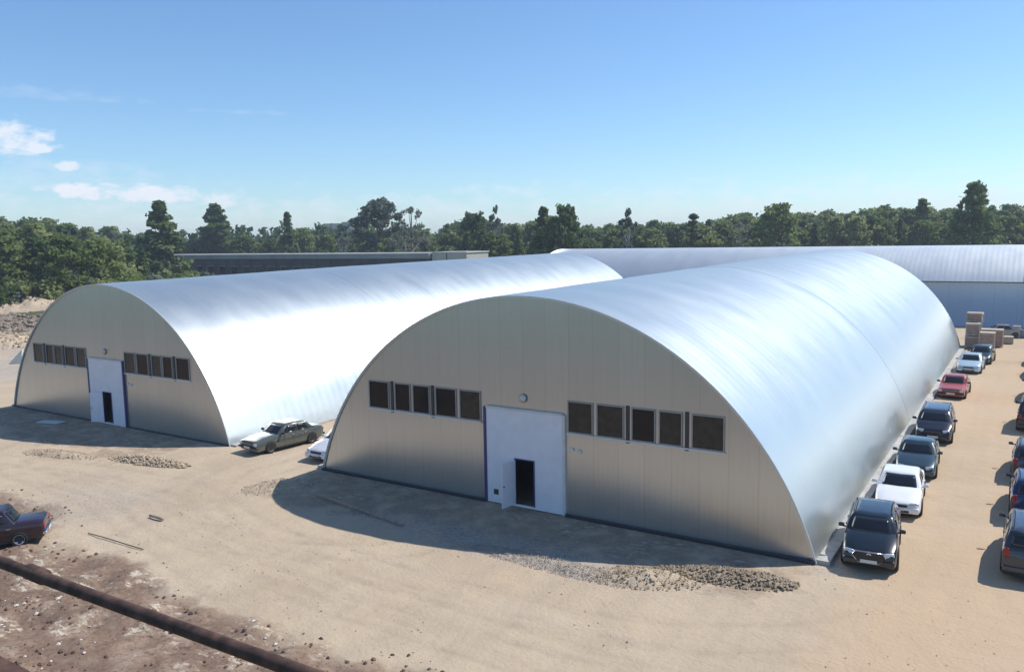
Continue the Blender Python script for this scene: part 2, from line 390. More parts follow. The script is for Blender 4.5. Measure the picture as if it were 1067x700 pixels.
PATHS = [[(15.9, 62), (15.7, 30), (15.9, 8), (15.5, -2), (11, -7.2), (2, -8.6), (-8, -7.6), (-17, -5.6), (-30, -7.5), (-48, -9)],
         [(16.3, 62), (16.4, 30), (16.5, 5), (17.5, -4), (14, -9.5), (4, -10.2), (-7, -9.8), (-18, -8.0), (-34, -10), (-50, -12)],
         [(-16.2, 50), (-16.3, 20), (-16.0, 3), (-15.2, -4), (-10, -8.2), (0, -9.6), (9, -9.2), (20, -7)],
         [(0, -1.5), (-.5, -4), (-3, -7.5), (-9, -9.0), (-20, -7.0)], [(-32, -1), (-31, -5), (-26, -8.4), (-15, -9), (-6, -11.5), (1, -12.4), (9, -12)]]
wx, wy = (fbm(X * .12, Y * .12, 3, 50) - .5) * 1.6, (fbm(X * .12, Y * .12, 3, 51) - .5) * 1.6
for P0 in PATHS:
    d = seg_d(X + wx, Y + wy, smooth_path(P0)); tr_ = np.maximum(tr_, np.exp(-((d - .78) / .17) ** 2) * (.35 + .65 * fbm(X * .5, Y * .5, 3, 52)))
tr_ *= (1 - sstep(.3, .8, red))
earth_shade = np.maximum(sstep(-5.4, -3.6, Y + (fbm(X * .3, Y * .3, 4, 80) - .5) * 3.5) * (Y < .5) * sstep(-13.5, -11, X) * sstep(12.5, 9.5, X + (nn - .5) * 4), sstep(-5.2, -3.0, Y + (fbm(X * .3, Y * .3, 4, 81) - .5) * 3.5) * (Y < 1.5) * sstep(-46, -43, X) * sstep(-20, -23, X))  # red-brown earth before both gables, also painted in to deepen their shade
red = np.maximum(red, .62 * earth_shade)
Z2 = Z - .028 * tr_
me.vertices.foreach_set("co", np.stack([X.ravel(), Y.ravel(), Z2.ravel()], 1).ravel())
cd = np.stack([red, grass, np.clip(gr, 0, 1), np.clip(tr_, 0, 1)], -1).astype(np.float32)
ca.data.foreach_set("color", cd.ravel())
me.materials.append(M['ground']); g = bpy.data.objects.new("ground", me); col.objects.link(g); tag(g, kind='structure')

# ------------------------------------------------------------------ hangars
HW, HH = 11.95, 9.0
def arch_z(x, w=HW, h=HH):
    r = (w * w + h * h) / (2 * h); return math.sqrt(max(r * r - x * x, 0)) - (r - h)
def arch_pts(n, w, h, off=0.0):
    r = (w * w + h * h) / (2 * h); a0 = math.asin(min(1, (h - r) / -r)) if h < r else 0
    cz = h - r; s = math.acos(w / r) if cz > 0 else math.asin(-cz / r)
    a0 = s if cz < 0 else -math.acos(w / r)
    return [((r + off) * math.cos(math.pi - a0 - (math.pi - 2 * a0) * i / n), cz + (r + off) * math.sin(math.pi - a0 - (math.pi - 2 * a0) * i / n)) for i in range(n + 1)]
def shell(y0, y1, w0, h0, w1, h1, m, parent, name='roof_section', thick=.10, step=2.0, n=64):
    """barrel shell running along y with the outer skin on the arch and a rim at both ends"""
    k = max(2, int((y1 - y0) / step)); v = []; f = []
    for i in range(k + 1):
        t = i / k; y = y0 + (y1 - y0) * t; w = w0 + (w1 - w0) * t; h = h0 + (h1 - h0) * t
        wob = 0.008 * math.sin(y * .9)
        for off in (wob, wob - thick):
            for (x, z) in arch_pts(n, w, h, off): v.append((x, y, max(z, -.3)))
    row = 2 * (n + 1)
    for i in range(k):
        for j in range(n):
            a = i * row + j; b = a + row; f.append((a, a + 1, b + 1, b)); a += n + 1; b += n + 1; f.append((a, b, b + 1, a + 1))
    for i, fl in ((0, True), (k, False)):
        v += v[i * row:(i + 1) * row]          # the rim has its own vertices so its edge stays crisp
        for j in range(n):
            a = len(v) - row + j; q = (a, a + n + 1, a + n + 2, a + 1); f.append(q if fl else q[::-1])
    o = link_mesh(name, v, f, m, parent); me = o.data
    sm = [True] * (k * n * 2) + [False] * (2 * n); me.polygons.foreach_set("use_smooth", sm)
    return o
PANES = [(2.15, 3.30), (3.46, 4.65), (4.97, 5.97), (6.10, 7.05), (7.40, 8.66)]
WZ0, WZ1, GW, GZ = 3.52, 4.84, 1.95, 4.2
def gable_wall(y, parent, openings, w=HW, h=HH, m='gable', z0=0.0):
    xs = set(np.round(np.arange(-w, w + .01, .4), 3)) | {w}
    for (a, b, c, d) in openings: xs |= {a, b}
    xs = sorted(x for x in xs if -w <= x <= w); v = []; f = []
    for x0, x1 in zip(xs[:-1], xs[1:]):
        if x1 - x0 < 1e-4: continue
        cuts = sorted([(c, d) for (a, b, c, d) in openings if x0 >= a - 1e-6 and x1 <= b + 1e-6]); z = z0; segs = []
        for c, d in cuts:
            if c > z + 1e-4: segs.append((z, z, c, c))
            z = d
        segs.append((z, z, arch_z(x0, w, h) - .02, arch_z(x1, w, h) - .02))
        for (p, q, r_, s_) in segs:
            if max(r_, s_) <= z0 + 1e-3: continue
            k = len(v); v += [(x0, y, p), (x1, y, q), (x1, y, max(s_, q)), (x0, y, max(r_, p))]; f.append((k, k + 1, k + 2, k + 3))
    o = link_mesh('gable_wall', v, f, m, parent)
    bm = bmesh.new(); bm.from_mesh(o.data); bmesh.ops.remove_doubles(bm, verts=bm.verts, dist=1e-4)
    bmesh.ops.dissolve_degenerate(bm, dist=1e-4, edges=bm.edges); bm.to_mesh(o.data); bm.free()
    return o
def front_hangar(loc, label, seam_y, length, leaf_angle, rise, gateside, seed):
    rnd = random.Random(seed)
    root = empty('arched_hangar', loc); tag(root, label, 'hangar', 'arched metal hangars with white gates')
    ops = [(-GW, GW, 0.0, GZ)]
    for s in (-1, 1):
        for a, b in PANES: ops.append((min(s * a, s * b), max(s * a, s * b), WZ0, WZ1))
    gable_wall(0.0, root, ops)
    bk = gable_wall(length - .1, root, [])
    shell(-.06, seam_y, HW + .05, HH + .05, HW + .05, HH + .05 + rise * .45, 'roof', root)
    shell(seam_y - .05, length, HW + .055, HH + .06 + rise * .45, HW + .10, HH + .12 + rise, 'roof_b', root)
    # windows
    for s in (-1, 1):
        for k, (a, b) in enumerate(PANES):
            x0, x1 = min(s * a, s * b), max(s * a, s * b)
            fm = MB(); t = .05
            fm.box(x0, x1, -.05, .06, WZ0, WZ0 + t).box(x0, x1, -.05, .06, WZ1 - t, WZ1)
            fm.box(x0, x0 + t, -.05, .06, WZ0 + t, WZ1 - t).box(x1 - t, x1, -.05, .06, WZ0 + t, WZ1 - t)
            wf = fm.build('window', 'frame', root)
            MB().box(x0 + t, x1 - t, .0, .02, WZ0 + t, WZ1 - t).build('pane', 'pane2' if rnd.random() < .35 else 'pane', wf)
        # dark posts between the window blocks and a light sill under them
        for xa in (4.81, 7.22):
            MB().box(s * xa - .07, s * xa + .07, -.045, .0, WZ0 - .12, WZ1 + .04).build('window_post', 'dark_trim', root)
        MB().box(min(s * 2.1, s * 8.7), max(s * 2.1, s * 8.7), -.07, -.003, WZ0 - .07, WZ0 - .005).build('window_sill', 'trim', root)
    # gate
    dx0, dx1, dz0, dz1 = -.36, .54, .12, 2.08
    gm = MB()
    gm.box(-GW + .12, dx0, -.09, -.03, .02, GZ - .03).box(dx1, GW - .03, -.09, -.03, .02, GZ - .03).box(dx0, dx1, -.09, -.03, dz1, GZ - .03).box(dx0, dx1, -.09, -.03, .02, dz0)
    gate = gm.build('gate', 'gate', root)
    fr = MB().box(dx0 - .05, dx0, -.12, -.02, dz0, dz1 + .05).box(dx1, dx1 + .05, -.12, -.02, dz0, dz1 + .05).box(dx0, dx1, -.12, -.02, dz1, dz1 + .05)
    fr.build('door_frame', 'gate_frame', gate)
    wd = dx1 - dx0 - .03; ca_, sa = math.cos(leaf_angle), math.sin(leaf_angle)
    mt = Matrix.Translation((dx0, -.13, 0)) @ Matrix.Rotation(-leaf_angle, 4, 'Z')
    leaf = MB().box(0, wd, -.02, .02, dz0 + .02, dz1 - .02, mt).build('door', 'gate', gate)
    MB().box(wd - .12, wd - .06, -.07, .07, 1.05, 1.09, mt).build('door_handle', 'dark_trim', gate)
    MB().box(-1.5, -1.26, -.10, -.091, .38, .62).build('vent', 'dark_trim', gate)
    MB().box(-GW - .03, -GW + .12, -.11, .0, .0, GZ + .02).build('gate_post', 'gate_frame', root)
    MB().box(GW - .02, GW + .1, -.11, -.003, .0, GZ + .02).build('gate_post', 'gate_frame' if gateside else 'trim', root)
    MB().box(-GW + .12, GW - .02, -.13, -.003, GZ - .02, GZ + .07).build('gate_lintel', 'trim', root)
    # round lamp above the gate
    lm = MB(); prof = [(.0, .16), (.08, .16), (.13, .11), (.15, .0)]; n = 20
    for (d, r) in prof:
        for j in range(n): lm.v.append((.02 + r * math.cos(2 * math.pi * j / n), -d, 4.74 + r * math.sin(2 * math.pi * j / n)))
    for i in range(len(prof) - 1):
        for j in range(n): lm.f.append((i * n + j, i * n + (j + 1) % n, (i + 1) * n + (j + 1) % n, (i + 1) * n + j))
    lp = lm.build('wall_lamp', 'lamp_glass', root, True)
    ring = MB().tube([(.02 + .175 * math.cos(a), -.05, 4.74 + .175 * math.sin(a)) for a in np.linspace(0, 2 * math.pi, 25)], .02, 6, False); ring.build('lamp_ring', 'frame', lp, True)
    MB().box(2.28, 2.42, -.05, -.004, 2.78, 2.9).build('junction_box', 'trim', root); MB().box(2.6, 2.78, -.05, -.004, 2.72, 2.86).build('junction_box', 'trim', root)
    # concrete strip footings along both long sides
    for s in (-1, 1):
        MB().box(min(s * (HW - .1), s * (HW + .45)), max(s * (HW - .1), s * (HW + .45)), .0, length, -.3, .13).build('footing', 'concrete', root)
    MB().box(-HW, -GW - .04, -.16, -.004, -.3, .10).box(GW + .11, HW, -.16, -.004, -.3, .10).build('plinth', 'dark_trim', root)
    # drip edge along the arch of the gable
    MB().tube([(x, -.075, z) for x, z in arch_pts(64, HW + .04, HH + .04, -.02)], .03, 6).build('edge_trim', 'trim', root)
    return root
front_hangar((0, 0, 0), "nearer arched metal hangar with open wicket door, black car parked at its right corner", 24.5, 62.0, R(98), .62, False, 3)
front_hangar((-32.1, .8, -.05), "farther arched metal hangar with an old silver grey saloon parked beside its right corner", 17.5, 60.5, R(150), .55, True, 8)

def rear_hangar():
    x0, x1, yw, yd, zw, rise = -51.0, 62.0, 85.0, 105.0, 5.35, 4.25
    root = empty('rear_hangar', (x0, yw, 0)); tag(root, "long rear hangar with blue grey wall and arched metal roof running across behind the yard", 'hangar')
    L = x1 - x0
    # straight sheet walls
    n_ = 12; prof = [(-1.7 * (1 - math.sin(t * math.pi / 2)), zw * t) for t in np.linspace(0, 1, n_)]
    for sgn, yo in ((1, 0), (-1, yd - yw)):
        v = [(x, yo + sgn * a, z) for x in np.linspace(0, L, 40) for a, z in prof]; f = [(i * n_ + j, i * n_ + j + 1, (i + 1) * n_ + j + 1, (i + 1) * n_ + j) for i in range(39) for j in range(n_ - 1)]
        link_mesh('wall', v, f, 'wall_far', root, True)
    # barrel roof along x
    w = (yd - yw) / 2 + .15; pts = arch_pts(40, w, rise, 0); k = int(L / 3); v = []; f = []
    for i in range(k + 1):
        x = L * i / k
        for off in (0, -.1):
            for (a, z) in arch_pts(40, w, rise, off): v.append((x, (yd - yw) / 2 + a, zw + z))
    row = 82
    for i in range(k):
        for j in range(40):
            a = i * row + j; b = a + row; f.append((a, b, b + 1, a + 1)); a += 41; b += 41; f.append((a, a + 1, b + 1, b))
    for i in (0, k):
        for j in range(40): a = i * row + j; f.append((a, a + 41, a + 42, a + 1))
    link_mesh('roof', v, f, 'roof_far', root, True)
    MB().box(0, L, -.12, -.004, zw - .12, zw + .02).build('eaves_gutter', 'dark_trim', root)
    # end gables
    for x in (.02, L - .02):
        vs = [(x, 0, 0), (x, yd - yw, 0)] + [(x, (yd - yw) / 2 + a, zw + z) for a, z in arch_pts(24, w - .15, rise - .1)][::-1]
        link_mesh('gable_wall', vs, [tuple(range(len(vs)))], 'wall_far', root)
    # pale joint band and downpipe
    xj = 17.05 - x0
    MB().tube([(xj, (yd - yw) / 2 + a, zw + z + .05) for a, z in arch_pts(40, w, rise)][:24], .16, 8).build('joint_band', 'trim', root)
    MB().tube([(xj, -.14, zw), (xj, -.5, zw * .5), (xj, -1.75, .1)], .13, 8).build('downpipe', 'trim', root)
rear_hangar()

def long_building():
    root = empty('long_building', (-222, 126, 0)); tag(root, "long low dark building with flat grey roof behind the left hangar", 'building')
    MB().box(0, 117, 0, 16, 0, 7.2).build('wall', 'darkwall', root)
    r = MB().box(-.4, 117.4, -.6, 16.4, 7.2, 8.45).build('roof', 'slab', root)
    for k in range(22):
        x = 2.5 + k * 5.2
        w = MB().box(x, x + 3.2, -.05, -.004, 2.6, 5.2).build('window', 'frame', root); MB().box(x + .15, x + 3.05, -.07, -.055, 2.75, 5.05).build('pane', 'pane', w)
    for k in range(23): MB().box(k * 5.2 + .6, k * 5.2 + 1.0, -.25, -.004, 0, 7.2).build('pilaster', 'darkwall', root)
    b = empty('annex_building', (-104.4, 126.4, 0)); tag(b, "small beige block adjoining the right end of the long dark building", 'building')
    MB().box(0, 10.2, 0, 9, 0, 8.5).build('wall', 'beige', b); MB().box(-.0, 10.4, -.2, 9.2, 8.5, 8.75).build('roof', 'trim', b)
    MB().box(4.3, 4.5, -.1, -.004, 0, 8.5).build('downpipe', 'dark_trim', b)
    for x in (1.5, 6.4):
        w = MB().box(x, x + 1.6, -.05, -.004, 3, 4.6).build('window', 'frame', b); MB().box(x + .1, x + 1.5, -.07, -.055, 3.1, 4.5).build('pane', 'pane', w)
long_building()
# distant pale blocks just over the trees
for k, (px, D, wd, ht, lab) in enumerate([(338, 620, 22, 25.0, "distant pale flat-topped block just above the treetops, the wider one"), (357, 640, 11, 26.5, "distant small pale block above the treetops, right of the wider pale block")]):
    p = at(px, 250, D); r = empty('distant_building', (p.x, p.y, 0), R(30)); tag(r, lab, 'building')
    MB().box(0, wd, 0, 12, 0, ht).build('wall', 'beige', r); MB().box(-.3, wd + .3, -.3, 12.3, ht, ht + .8).build('roof', 'slab', r)
    for fl in range(6):
        for q in range(int(wd / 3.6)):
            MB().box(1 + q * 3.6, 2.6 + q * 3.6, -.1, -.01, 2 + fl * 3.6, 3.6 + fl * 3.6).build('window', 'pane', r)

# ------------------------------------------------------------------ cars
PAINT = {}
def paint(name, c, metal=.2, rough=.22):
    if name not in PAINT:
        PAINT[name] = mat("paint " + name, c, rough, metal, coat=.6, noise=(1.2, .06)); M['paint_' + name] = PAINT[name]
    return 'paint_' + name
STY = {
 # L W H  hoodfront hoodback(belt front) belt rear_deck | ws_base ws_top roof_rear rear_base (fractions of L from the nose) clearance wheel r
 'sedan':   dict(L=4.5, W=1.75, H=1.43, hf=.68, hb=.93, belt=.96, rd=1.00, wb=.27, wt=.41, rr=.70, rb=.84, cl=.19, wr=.31, soft=1),
 'classic': dict(L=4.1, W=1.62, H=1.43, hf=.80, hb=.90, belt=.91, rd=.90, wb=.30, wt=.39, rr=.68, rb=.77, cl=.21, wr=.30, soft=0),
 'box':     dict(L=4.4, W=1.70, H=1.40, hf=.74, hb=.90, belt=.92, rd=.92, wb=.29, wt=.42, rr=.69, rb=.80, cl=.19, wr=.30, soft=0),
 'hatch':   dict(L=4.1, W=1.72, H=1.47, hf=.68, hb=.95, belt=.97, rd=1.02, wb=.24, wt=.38, rr=.86, rb=.965, cl=.19, wr=.31, soft=1),
 'suv':     dict(L=4.35, W=1.80, H=1.66, hf=.80, hb=1.06, belt=1.10, rd=1.14, wb=.25, wt=.38, rr=.88, rb=.975, cl=.24, wr=.36, soft=1),
 'van':     dict(L=4.6, W=1.82, H=1.82, hf=.85, hb=1.08, belt=1.10, rd=1.12, wb=.19, wt=.33, rr=.93, rb=.985, cl=.22, wr=.34, soft=1),
}
def rounded_box(mb, cx, cy, cz, sx, sy, sz, r=.25):
    bm = bmesh.new(); bmesh.ops.create_cube(bm, size=1)
    for v in bm.verts: v.co = Vector((v.co.x * sx, v.co.y * sy, v.co.z * sz))
    bmesh.ops.bevel(bm, geom=bm.edges[:], offset=r * min(sx, sy, sz), segments=2, profile=.6, affect='EDGES')
    mb.add([(v.co.x + cx, v.co.y + cy, v.co.z + cz) for v in bm.verts], [tuple(v.index for v in f.verts) for f in bm.faces]); bm.free(); return mb
def car(kind, color, loc, heading, label, group=None, front='plain', rack=False, name='parked_car', detail=True, **over):
    """nose towards local -y; heading turns it about z"""
    S = dict(STY[kind], **over); L, W, H = S['L'], S['W'], S['H']; hw = W / 2; y0 = -L / 2; cl = S['cl']; wr = S['wr']
    gz = float(ground_h(np.array([[loc[0]]]), np.array([[loc[1]]]))[0, 0])
    root = empty(name, (loc[0], loc[1], gz), heading); tag(root, label, 'car', group)
    soft = S['soft']
    fr = [ # frac, ztop, halfwidth frac, zbottom
        (0.0, S['hf'] * (.80 if soft else .93), .80 if soft else .93, cl + .08), (.012, S['hf'] * .90 if soft else S['hf'] * .98, .87 if soft else .97, cl + .03), (.05, S['hf'] * .985, .95 if soft else .985, cl),
        (.14, S['hf'] + (S['hb'] - S['hf']) * .52, .985, cl), (S['wb'] - .01, S['hb'] - .01, 1.0, cl), (S['wb'] + .06, S['belt'], 1.0, cl), (.55, S['belt'] + .01, 1.0, cl),
        (S['rb'] - .06, S['rd'] - .01, .995, cl), (min(S['rb'] + .01, .985), S['rd'], .985, cl)]
    if S['rb'] < .93: fr += [(.95, S['rd'] - .01, .955, cl + .02)]
    fr += [(.99, S['rd'] - .05, .92, cl + .06), (1.0, S['rd'] - .13, .88, cl + .10)]
    fr = sorted(fr); v = []; f = []
    for (t, zt, wf, zb) in fr:
        w = hw * wf; y = y0 + t * L; zm = zb + (zt - zb) * .52
        half = [(w * .90, zb), (w * .985, zb + .07), (w * 1.0, zb + (zt - zb) * .35), (w * 1.0, zm), (w * .985, zt - .13), (w * .955, zt - .05), (w * .86, zt), (w * .5, zt + .022), (0, zt + .03)]
        sec = [(-a, b) for a, b in half] + [(a, b) for a, b in half[::-1][1:]]
        v += [(a, y, b) for a, b in sec]
    n = 17
    for i in range(len(fr) - 1):
        for j in range(n - 1): f.append((i * n + j, i * n + j + 1, (i + 1) * n + j + 1, (i + 1) * n + j))
        f.append((i * n + n - 1, i * n, (i + 1) * n, (i + 1) * n + n - 1))
    f.append(tuple(range(n))[::-1]); f.append(tuple((len(fr) - 1) * n + j for j in range(n)))
    body = link_mesh('body', v, f, color, root, True)
    bm = bmesh.new(); bm.from_mesh(body.data); bmesh.ops.recalc_face_normals(bm, faces=bm.faces); 
    ends = [fc for fc in bm.faces if len(fc.verts) == n]
    bmesh.ops.bevel(bm, geom=list({e for fc in ends for e in fc.edges}), offset=.03, segments=2, affect='EDGES')
    bm.to_mesh(body.data); bm.free(); body.data.polygons.foreach_set("use_smooth", [True] * len(body.data.polygons))
    try: body.data.set_sharp_from_angle(angle=R(38))
    except Exception: pass
    # greenhouse: belt ring lofted to roof ring
    def ring(w, a, b, z, bow, zc=0):
        ya, yb = y0 + a * L, y0 + b * L; c = .10 if soft else .04
        return [Vector(p) for p in [(-w, ya + c * 1.2, z), (-w * .9, ya + c * .45, z), (-w * .5, ya, z), (0, ya - bow, z), (w * .5, ya, z), (w * .9, ya + c * .45, z), (w, ya + c * 1.2, z),
                (w, (ya + yb) / 2, z), (w, yb - c, z), (w * .88, yb - c * .3, z), (w * .45, yb, z), (0, yb + bow * .5, z), (-w * .45, yb, z), (-w * .88, yb - c * .3, z), (-w, yb - c, z), (-w, (ya + yb) / 2, z)]]
    zb_ = min(S['belt'], S['hb']) - .06
    lo = ring(hw * .94, S['wb'], S['rb'], zb_, .05); hi = ring(hw * (.77 if soft else .80), S['wt'], S['rr'], H - .07, .04)
    lv = []
    for t in (0, .35, .7, 1.0):
        bul = math.sin(t * math.pi) * .03 * soft
        for p, q in zip(lo, hi):
            r = p.lerp(q, t); lv.append((r.x * (1 + bul), r.y, r.z + (.0)))
    N = 16; lf = []
    for i in range(3):
        for j in range(N): lf.append((i * N + j, i * N + (j + 1) % N, (i + 1) * N + (j + 1) % N, (i + 1) * N + j))
    # roof cap, two inner rings
    cy = (hi[0].y + hi[8].y) / 2
    for sc, zz in ((.93, H - .03), (.6, H - .005)):
        for q in hi: lv.append((q.x * sc, cy + (q.y - cy) * sc, zz))
    for i in (3, 4):
        for j in range(N): lf.append((i * N + j, i * N + (j + 1) % N, (i + 1) * N + (j + 1) % N, (i + 1) * N + j))
    lf.append(tuple(5 * N + j for j in range(N)))
    cab = link_mesh('cabin', lv, lf, color, root, True)
    try: cab.data.set_sharp_from_angle(angle=R(40))
    except Exception: pass
    # glass as slightly proud panels of the same loft
    def S_(u, t):
        j = int(math.floor(u)) % N; fu = u - math.floor(u); p = lo[j].lerp(lo[(j + 1) % N], fu); q = hi[j].lerp(hi[(j + 1) % N], fu); r = p.lerp(q, t)
        r = Vector((r.x * (1 + math.sin(t * math.pi) * .03 * soft), r.y, r.z)); return r
    def pane(name, us, t0, t1, parent=root):
        vs = []; k = len(us)
        cen = Vector((0, cy, 1.1))
        for t in np.linspace(t0, t1, 5):
            for u in us:
                p = S_(u, t); e = 1e-3; du = S_(u + e, t) - S_(u - e, t); dt = S_(u, t + e) - S_(u, t - e); nrm = du.cross(dt).normalized()
                if nrm.dot(p - cen) < 0: nrm = -nrm
                vs.append(p + nrm * .012)
        fs = []
        for i in range(4):
            for j in range(k - 1): fs.append((i * k + j, i * k + j + 1, (i + 1) * k + j + 1, (i + 1) * k + j))
        o = link_mesh(name, vs, fs, 'glass', parent, True)
        md = o.modifiers.new("t", 'SOLIDIFY'); md.thickness = .008; md.offset = 1
        return o
    pane('windscreen', [1.25, 1.7, 2, 2.5, 3, 3.5, 4, 4.3, 4.75], .17, .95)
    if kind in ('hatch', 'suv', 'van'): pane('rear_window', [9.2, 9.6, 10, 10.5, 11, 11.5, 12, 12.4, 12.8], .26, .9)
    else: pane('rear_window', [9.2, 9.6, 10, 10.5, 11, 11.5, 12, 12.4, 12.8], .17, .93)
    for a, b in ((6.22, 7.02), (7.09, 7.80)):
        us = list(np.linspace(a, b, 5)); pane('side_window', us, .20, .90)
        pane('side_window', [22 - u for u in us][::-1], .20, .90)
    # wheels and arches
    for yy in (y0 + L * .19, y0 + L * (.80 if kind != 'classic' else .79)):
        for s in (-1, 1):
            A = MB(); ra = wr + .055; pr = []
            for j in range(25):
                a = math.pi * (j / 24) * 1.24 - math.pi * .12; pz = max(wr + ra * math.sin(a), cl + .01); pr.append((yy + ra * math.cos(a), pz))
            vs = [(s * (hw + .004), a, b) for a, b in pr] + [(s * (hw - .12), a, b) for a, b in pr]
            fs = [tuple(range(25))] + [(j, j + 1, j + 26, j + 25) for j in range(24)]
            A.add(vs, fs); A.build('wheel_arch', 'black', root)
            wh = MB().lathe_x([(-.09, .0), (-.09, wr * .62), (-.095, wr * .95), (-.06, wr), (.055, wr), (.09, wr * .95), (.09, wr * .66), (.065, wr * .62)], s * (hw - .06), yy, wr, 28, s).build('wheel', 'tyre', root, True)
            rm = MB().lathe_x([(.062, wr * .66), (.08, wr * .62), (.035, wr * .55), (.035, 0)], s * (hw - .06), yy, wr, 24, s).build('rim', 'rim' if kind != 'classic' else 'chrome', wh, True)
            if detail:
                sp = MB()
                for q in range(5):
                    a = q * 2 * math.pi / 5 + .6; mt = Matrix.Translation((s * (hw - .06 + .05), yy, wr)) @ Matrix.Rotation(a, 4, 'X')
                    sp.box(-.006, .006, -wr * .16, wr * .16, wr * .18, wr * .5, mt)
                sp.build('wheel_slots', 'black', wh)
    # bumpers, lights, grille, plates, mirrors, handles
    zf = S['hf']; yF = y0; yR = y0 + L; bw = .84 if soft else .93
    b = MB(); rounded_box(b, 0, yF + .05, cl + .17, W * (bw + .07), .20, .24, .3)
    if not soft: b = MB(); rounded_box(b, 0, yF - .02, cl + .22, W * .97, .14, .13, .3)
    b.build('front_bumper', color if soft else 'chrome' if kind == 'classic' else 'black', root, True)
    b = MB()
    if soft: rounded_box(b, 0, yR - .06, cl + .20, W * .95, .20, .26, .3)
    else: rounded_box(b, 0, yR + .0, cl + .22, W * .95, .14, .13, .3)
    b.build('rear_bumper', color if soft else 'chrome' if kind == 'classic' else 'black', root, True)
    gz_ = cl + (zf - cl) * .70
    if front == 'hex':      # big open grille with a bright hexagonal outline
        pts = [(-.34, .24), (.34, .24), (.52, .52), (.44, .70), (-.44, .70), (-.52, .52)]
        pts = [(a, cl + .0 + z * .78) for a, z in pts]
        gr_ = link_mesh('grille', [(a, yF - .072, z) for a, z in pts] + [(a, yF + .02, z) for a, z in pts], [(0, 1, 2, 3, 4, 5)] + [(j, (j + 1) % 6, (j + 1) % 6 + 6, j + 6) for j in range(6)], 'black', root)
        MB().tube([(a, yF - .08, z) for a, z in pts + pts[:1]], .017, 8).build('grille_surround', 'chrome', gr_, True)
        em = MB()
        for k in range(3):
            a = R(90 + 120 * k); c = Vector((.045 * math.cos(a), 0, .045 * math.sin(a))); d = Vector((math.cos(a), 0, math.sin(a))); e = Vector((-math.sin(a), 0, math.cos(a)))
            ctr = Vector((0, yF - .085, cl + .50)) + c
            em.add([ctr + d * .045, ctr + e * .026, ctr - d * .045, ctr - e * .026], [(0, 1, 2, 3)])
        em.build('emblem', 'chrome', gr_)
    elif soft:
        g_ = MB(); rounded_box(g_, 0, yF + .0, gz_ + .0, W * .42, .08, .10, .3); g_.build('grille', 'black', root)
        g_ = MB(); rounded_box(g_, 0, yF - .045, cl + .13, W * .5, .05, .09, .3); g_.build('air_intake', 'black', root)
    else:
        g_ = MB(); rounded_box(g_, 0, yF - .005, zf - .14, W * .62, .04, .14, .2); gg = g_.build('grille', 'black', root)
        MB().box(-W * .30, W * .30, yF - .032, yF - .027, zf - .145, zf - .13).build('grille_bar', 'chrome', gg)
    for s in (-1, 1):
        hl = MB()
        if soft:
            mt = Matrix.Translation((s * W * .345, yF + .09, zf * .86 + .01)) @ Matrix.Rotation(s * R(28), 4, 'Z') @ Matrix.Rotation(R(-18), 4, 'X')
            t_ = MB(); rounded_box(t_, 0, 0, 0, .36, .13, .15, .4); hl.add([mt @ Vector(p) for p in t_.v], t_.f)
        else: rounded_box(hl, s * W * .385, yF - .005, zf - .14, .24, .06, .16, .3)
        hl.build('headlight', 'headlamp', root, True)
        tl = MB()
        if kind in ('suv', 'van', 'hatch'): rounded_box(tl, s * W * .415, yR - .05, S['rd'] - .14, .15, .12, .30, .3)
        else: rounded_box(tl, s * W * .36, yR - .03, S['rd'] - .21, .30, .09, .15, .3)
        tl.build('taillight', 'taillamp', root, True)
        mr = MB(); rounded_box(mr, s * (hw + .10), y0 + L * (S['wb'] + .065), S['belt'] + .07, .20, .10, .14, .4)
        mr.box(min(s * (hw - .06), s * (hw + .04)), max(s * (hw - .06), s * (hw + .04)), y0 + L * (S['wb'] + .06) - .02, y0 + L * (S['wb'] + .06) + .03, S['belt'] + .0, S['belt'] + .05)
        mr.build('mirror', color if kind != 'classic' and soft else 'black', root, True)
        for yy in (.50, .69 if kind != 'sedan' else .68):
            MB().box(min(s * (hw - .02), s * (hw + .022)), max(s * (hw - .02), s * (hw + .022)), y0 + L * yy, y0 + L * yy + .17, S['belt'] - .17, S['belt'] - .14).build('door_handle', color if soft else 'chrome', root)
        sm = MB()
        for yy in (S['wb'] + .10, .525, .73):
            sm.box(min(s * (hw - .01), s * (hw + .0025)), max(s * (hw - .01), s * (hw + .0025)), y0 + L * yy, y0 + L * yy + .012, cl + .12, S['belt'] - .14)
        sm.box(min(s * (hw - .03), s * (hw + .006)), max(s * (hw - .03), s * (hw + .006)), y0 + L * .29, y0 + L * .70, cl - .01, cl + .06)
        sm.build('door_gaps', 'black', root)
    MB().box(-.26, .26, yF - .10 + .0 * soft, yF - .085, cl + .17, cl + .28).build('number_plate', 'plate', root)
    zp = cl + .17 if not soft else S['rd'] - .42
    MB().box(-.26, .26, yR + .045 if soft else yR + .075, yR + .055 if soft else yR + .085, zp, zp + .11).build('number_plate', 'plate', root)
    MB().box(-hw * .8, hw * .8, y0 + .3, y0 + L - .3, cl - .06, cl + .02).build('underbody', 'black', root)
    if kind in ('suv', 'van'):
        for s in (-1, 1):
            MB().tube([(s * hw * .70, y0 + L * (S['wt'] + .06), H - .03), (s * hw * .70, y0 + L * (S['wt'] + .09), H + .035), (s * hw * .70, y0 + L * (S['rr'] - .08), H + .035), (s * hw * .70, y0 + L * (S['rr'] - .04), H - .04)], .018, 6).build('roof_rail', 'black', root, True)
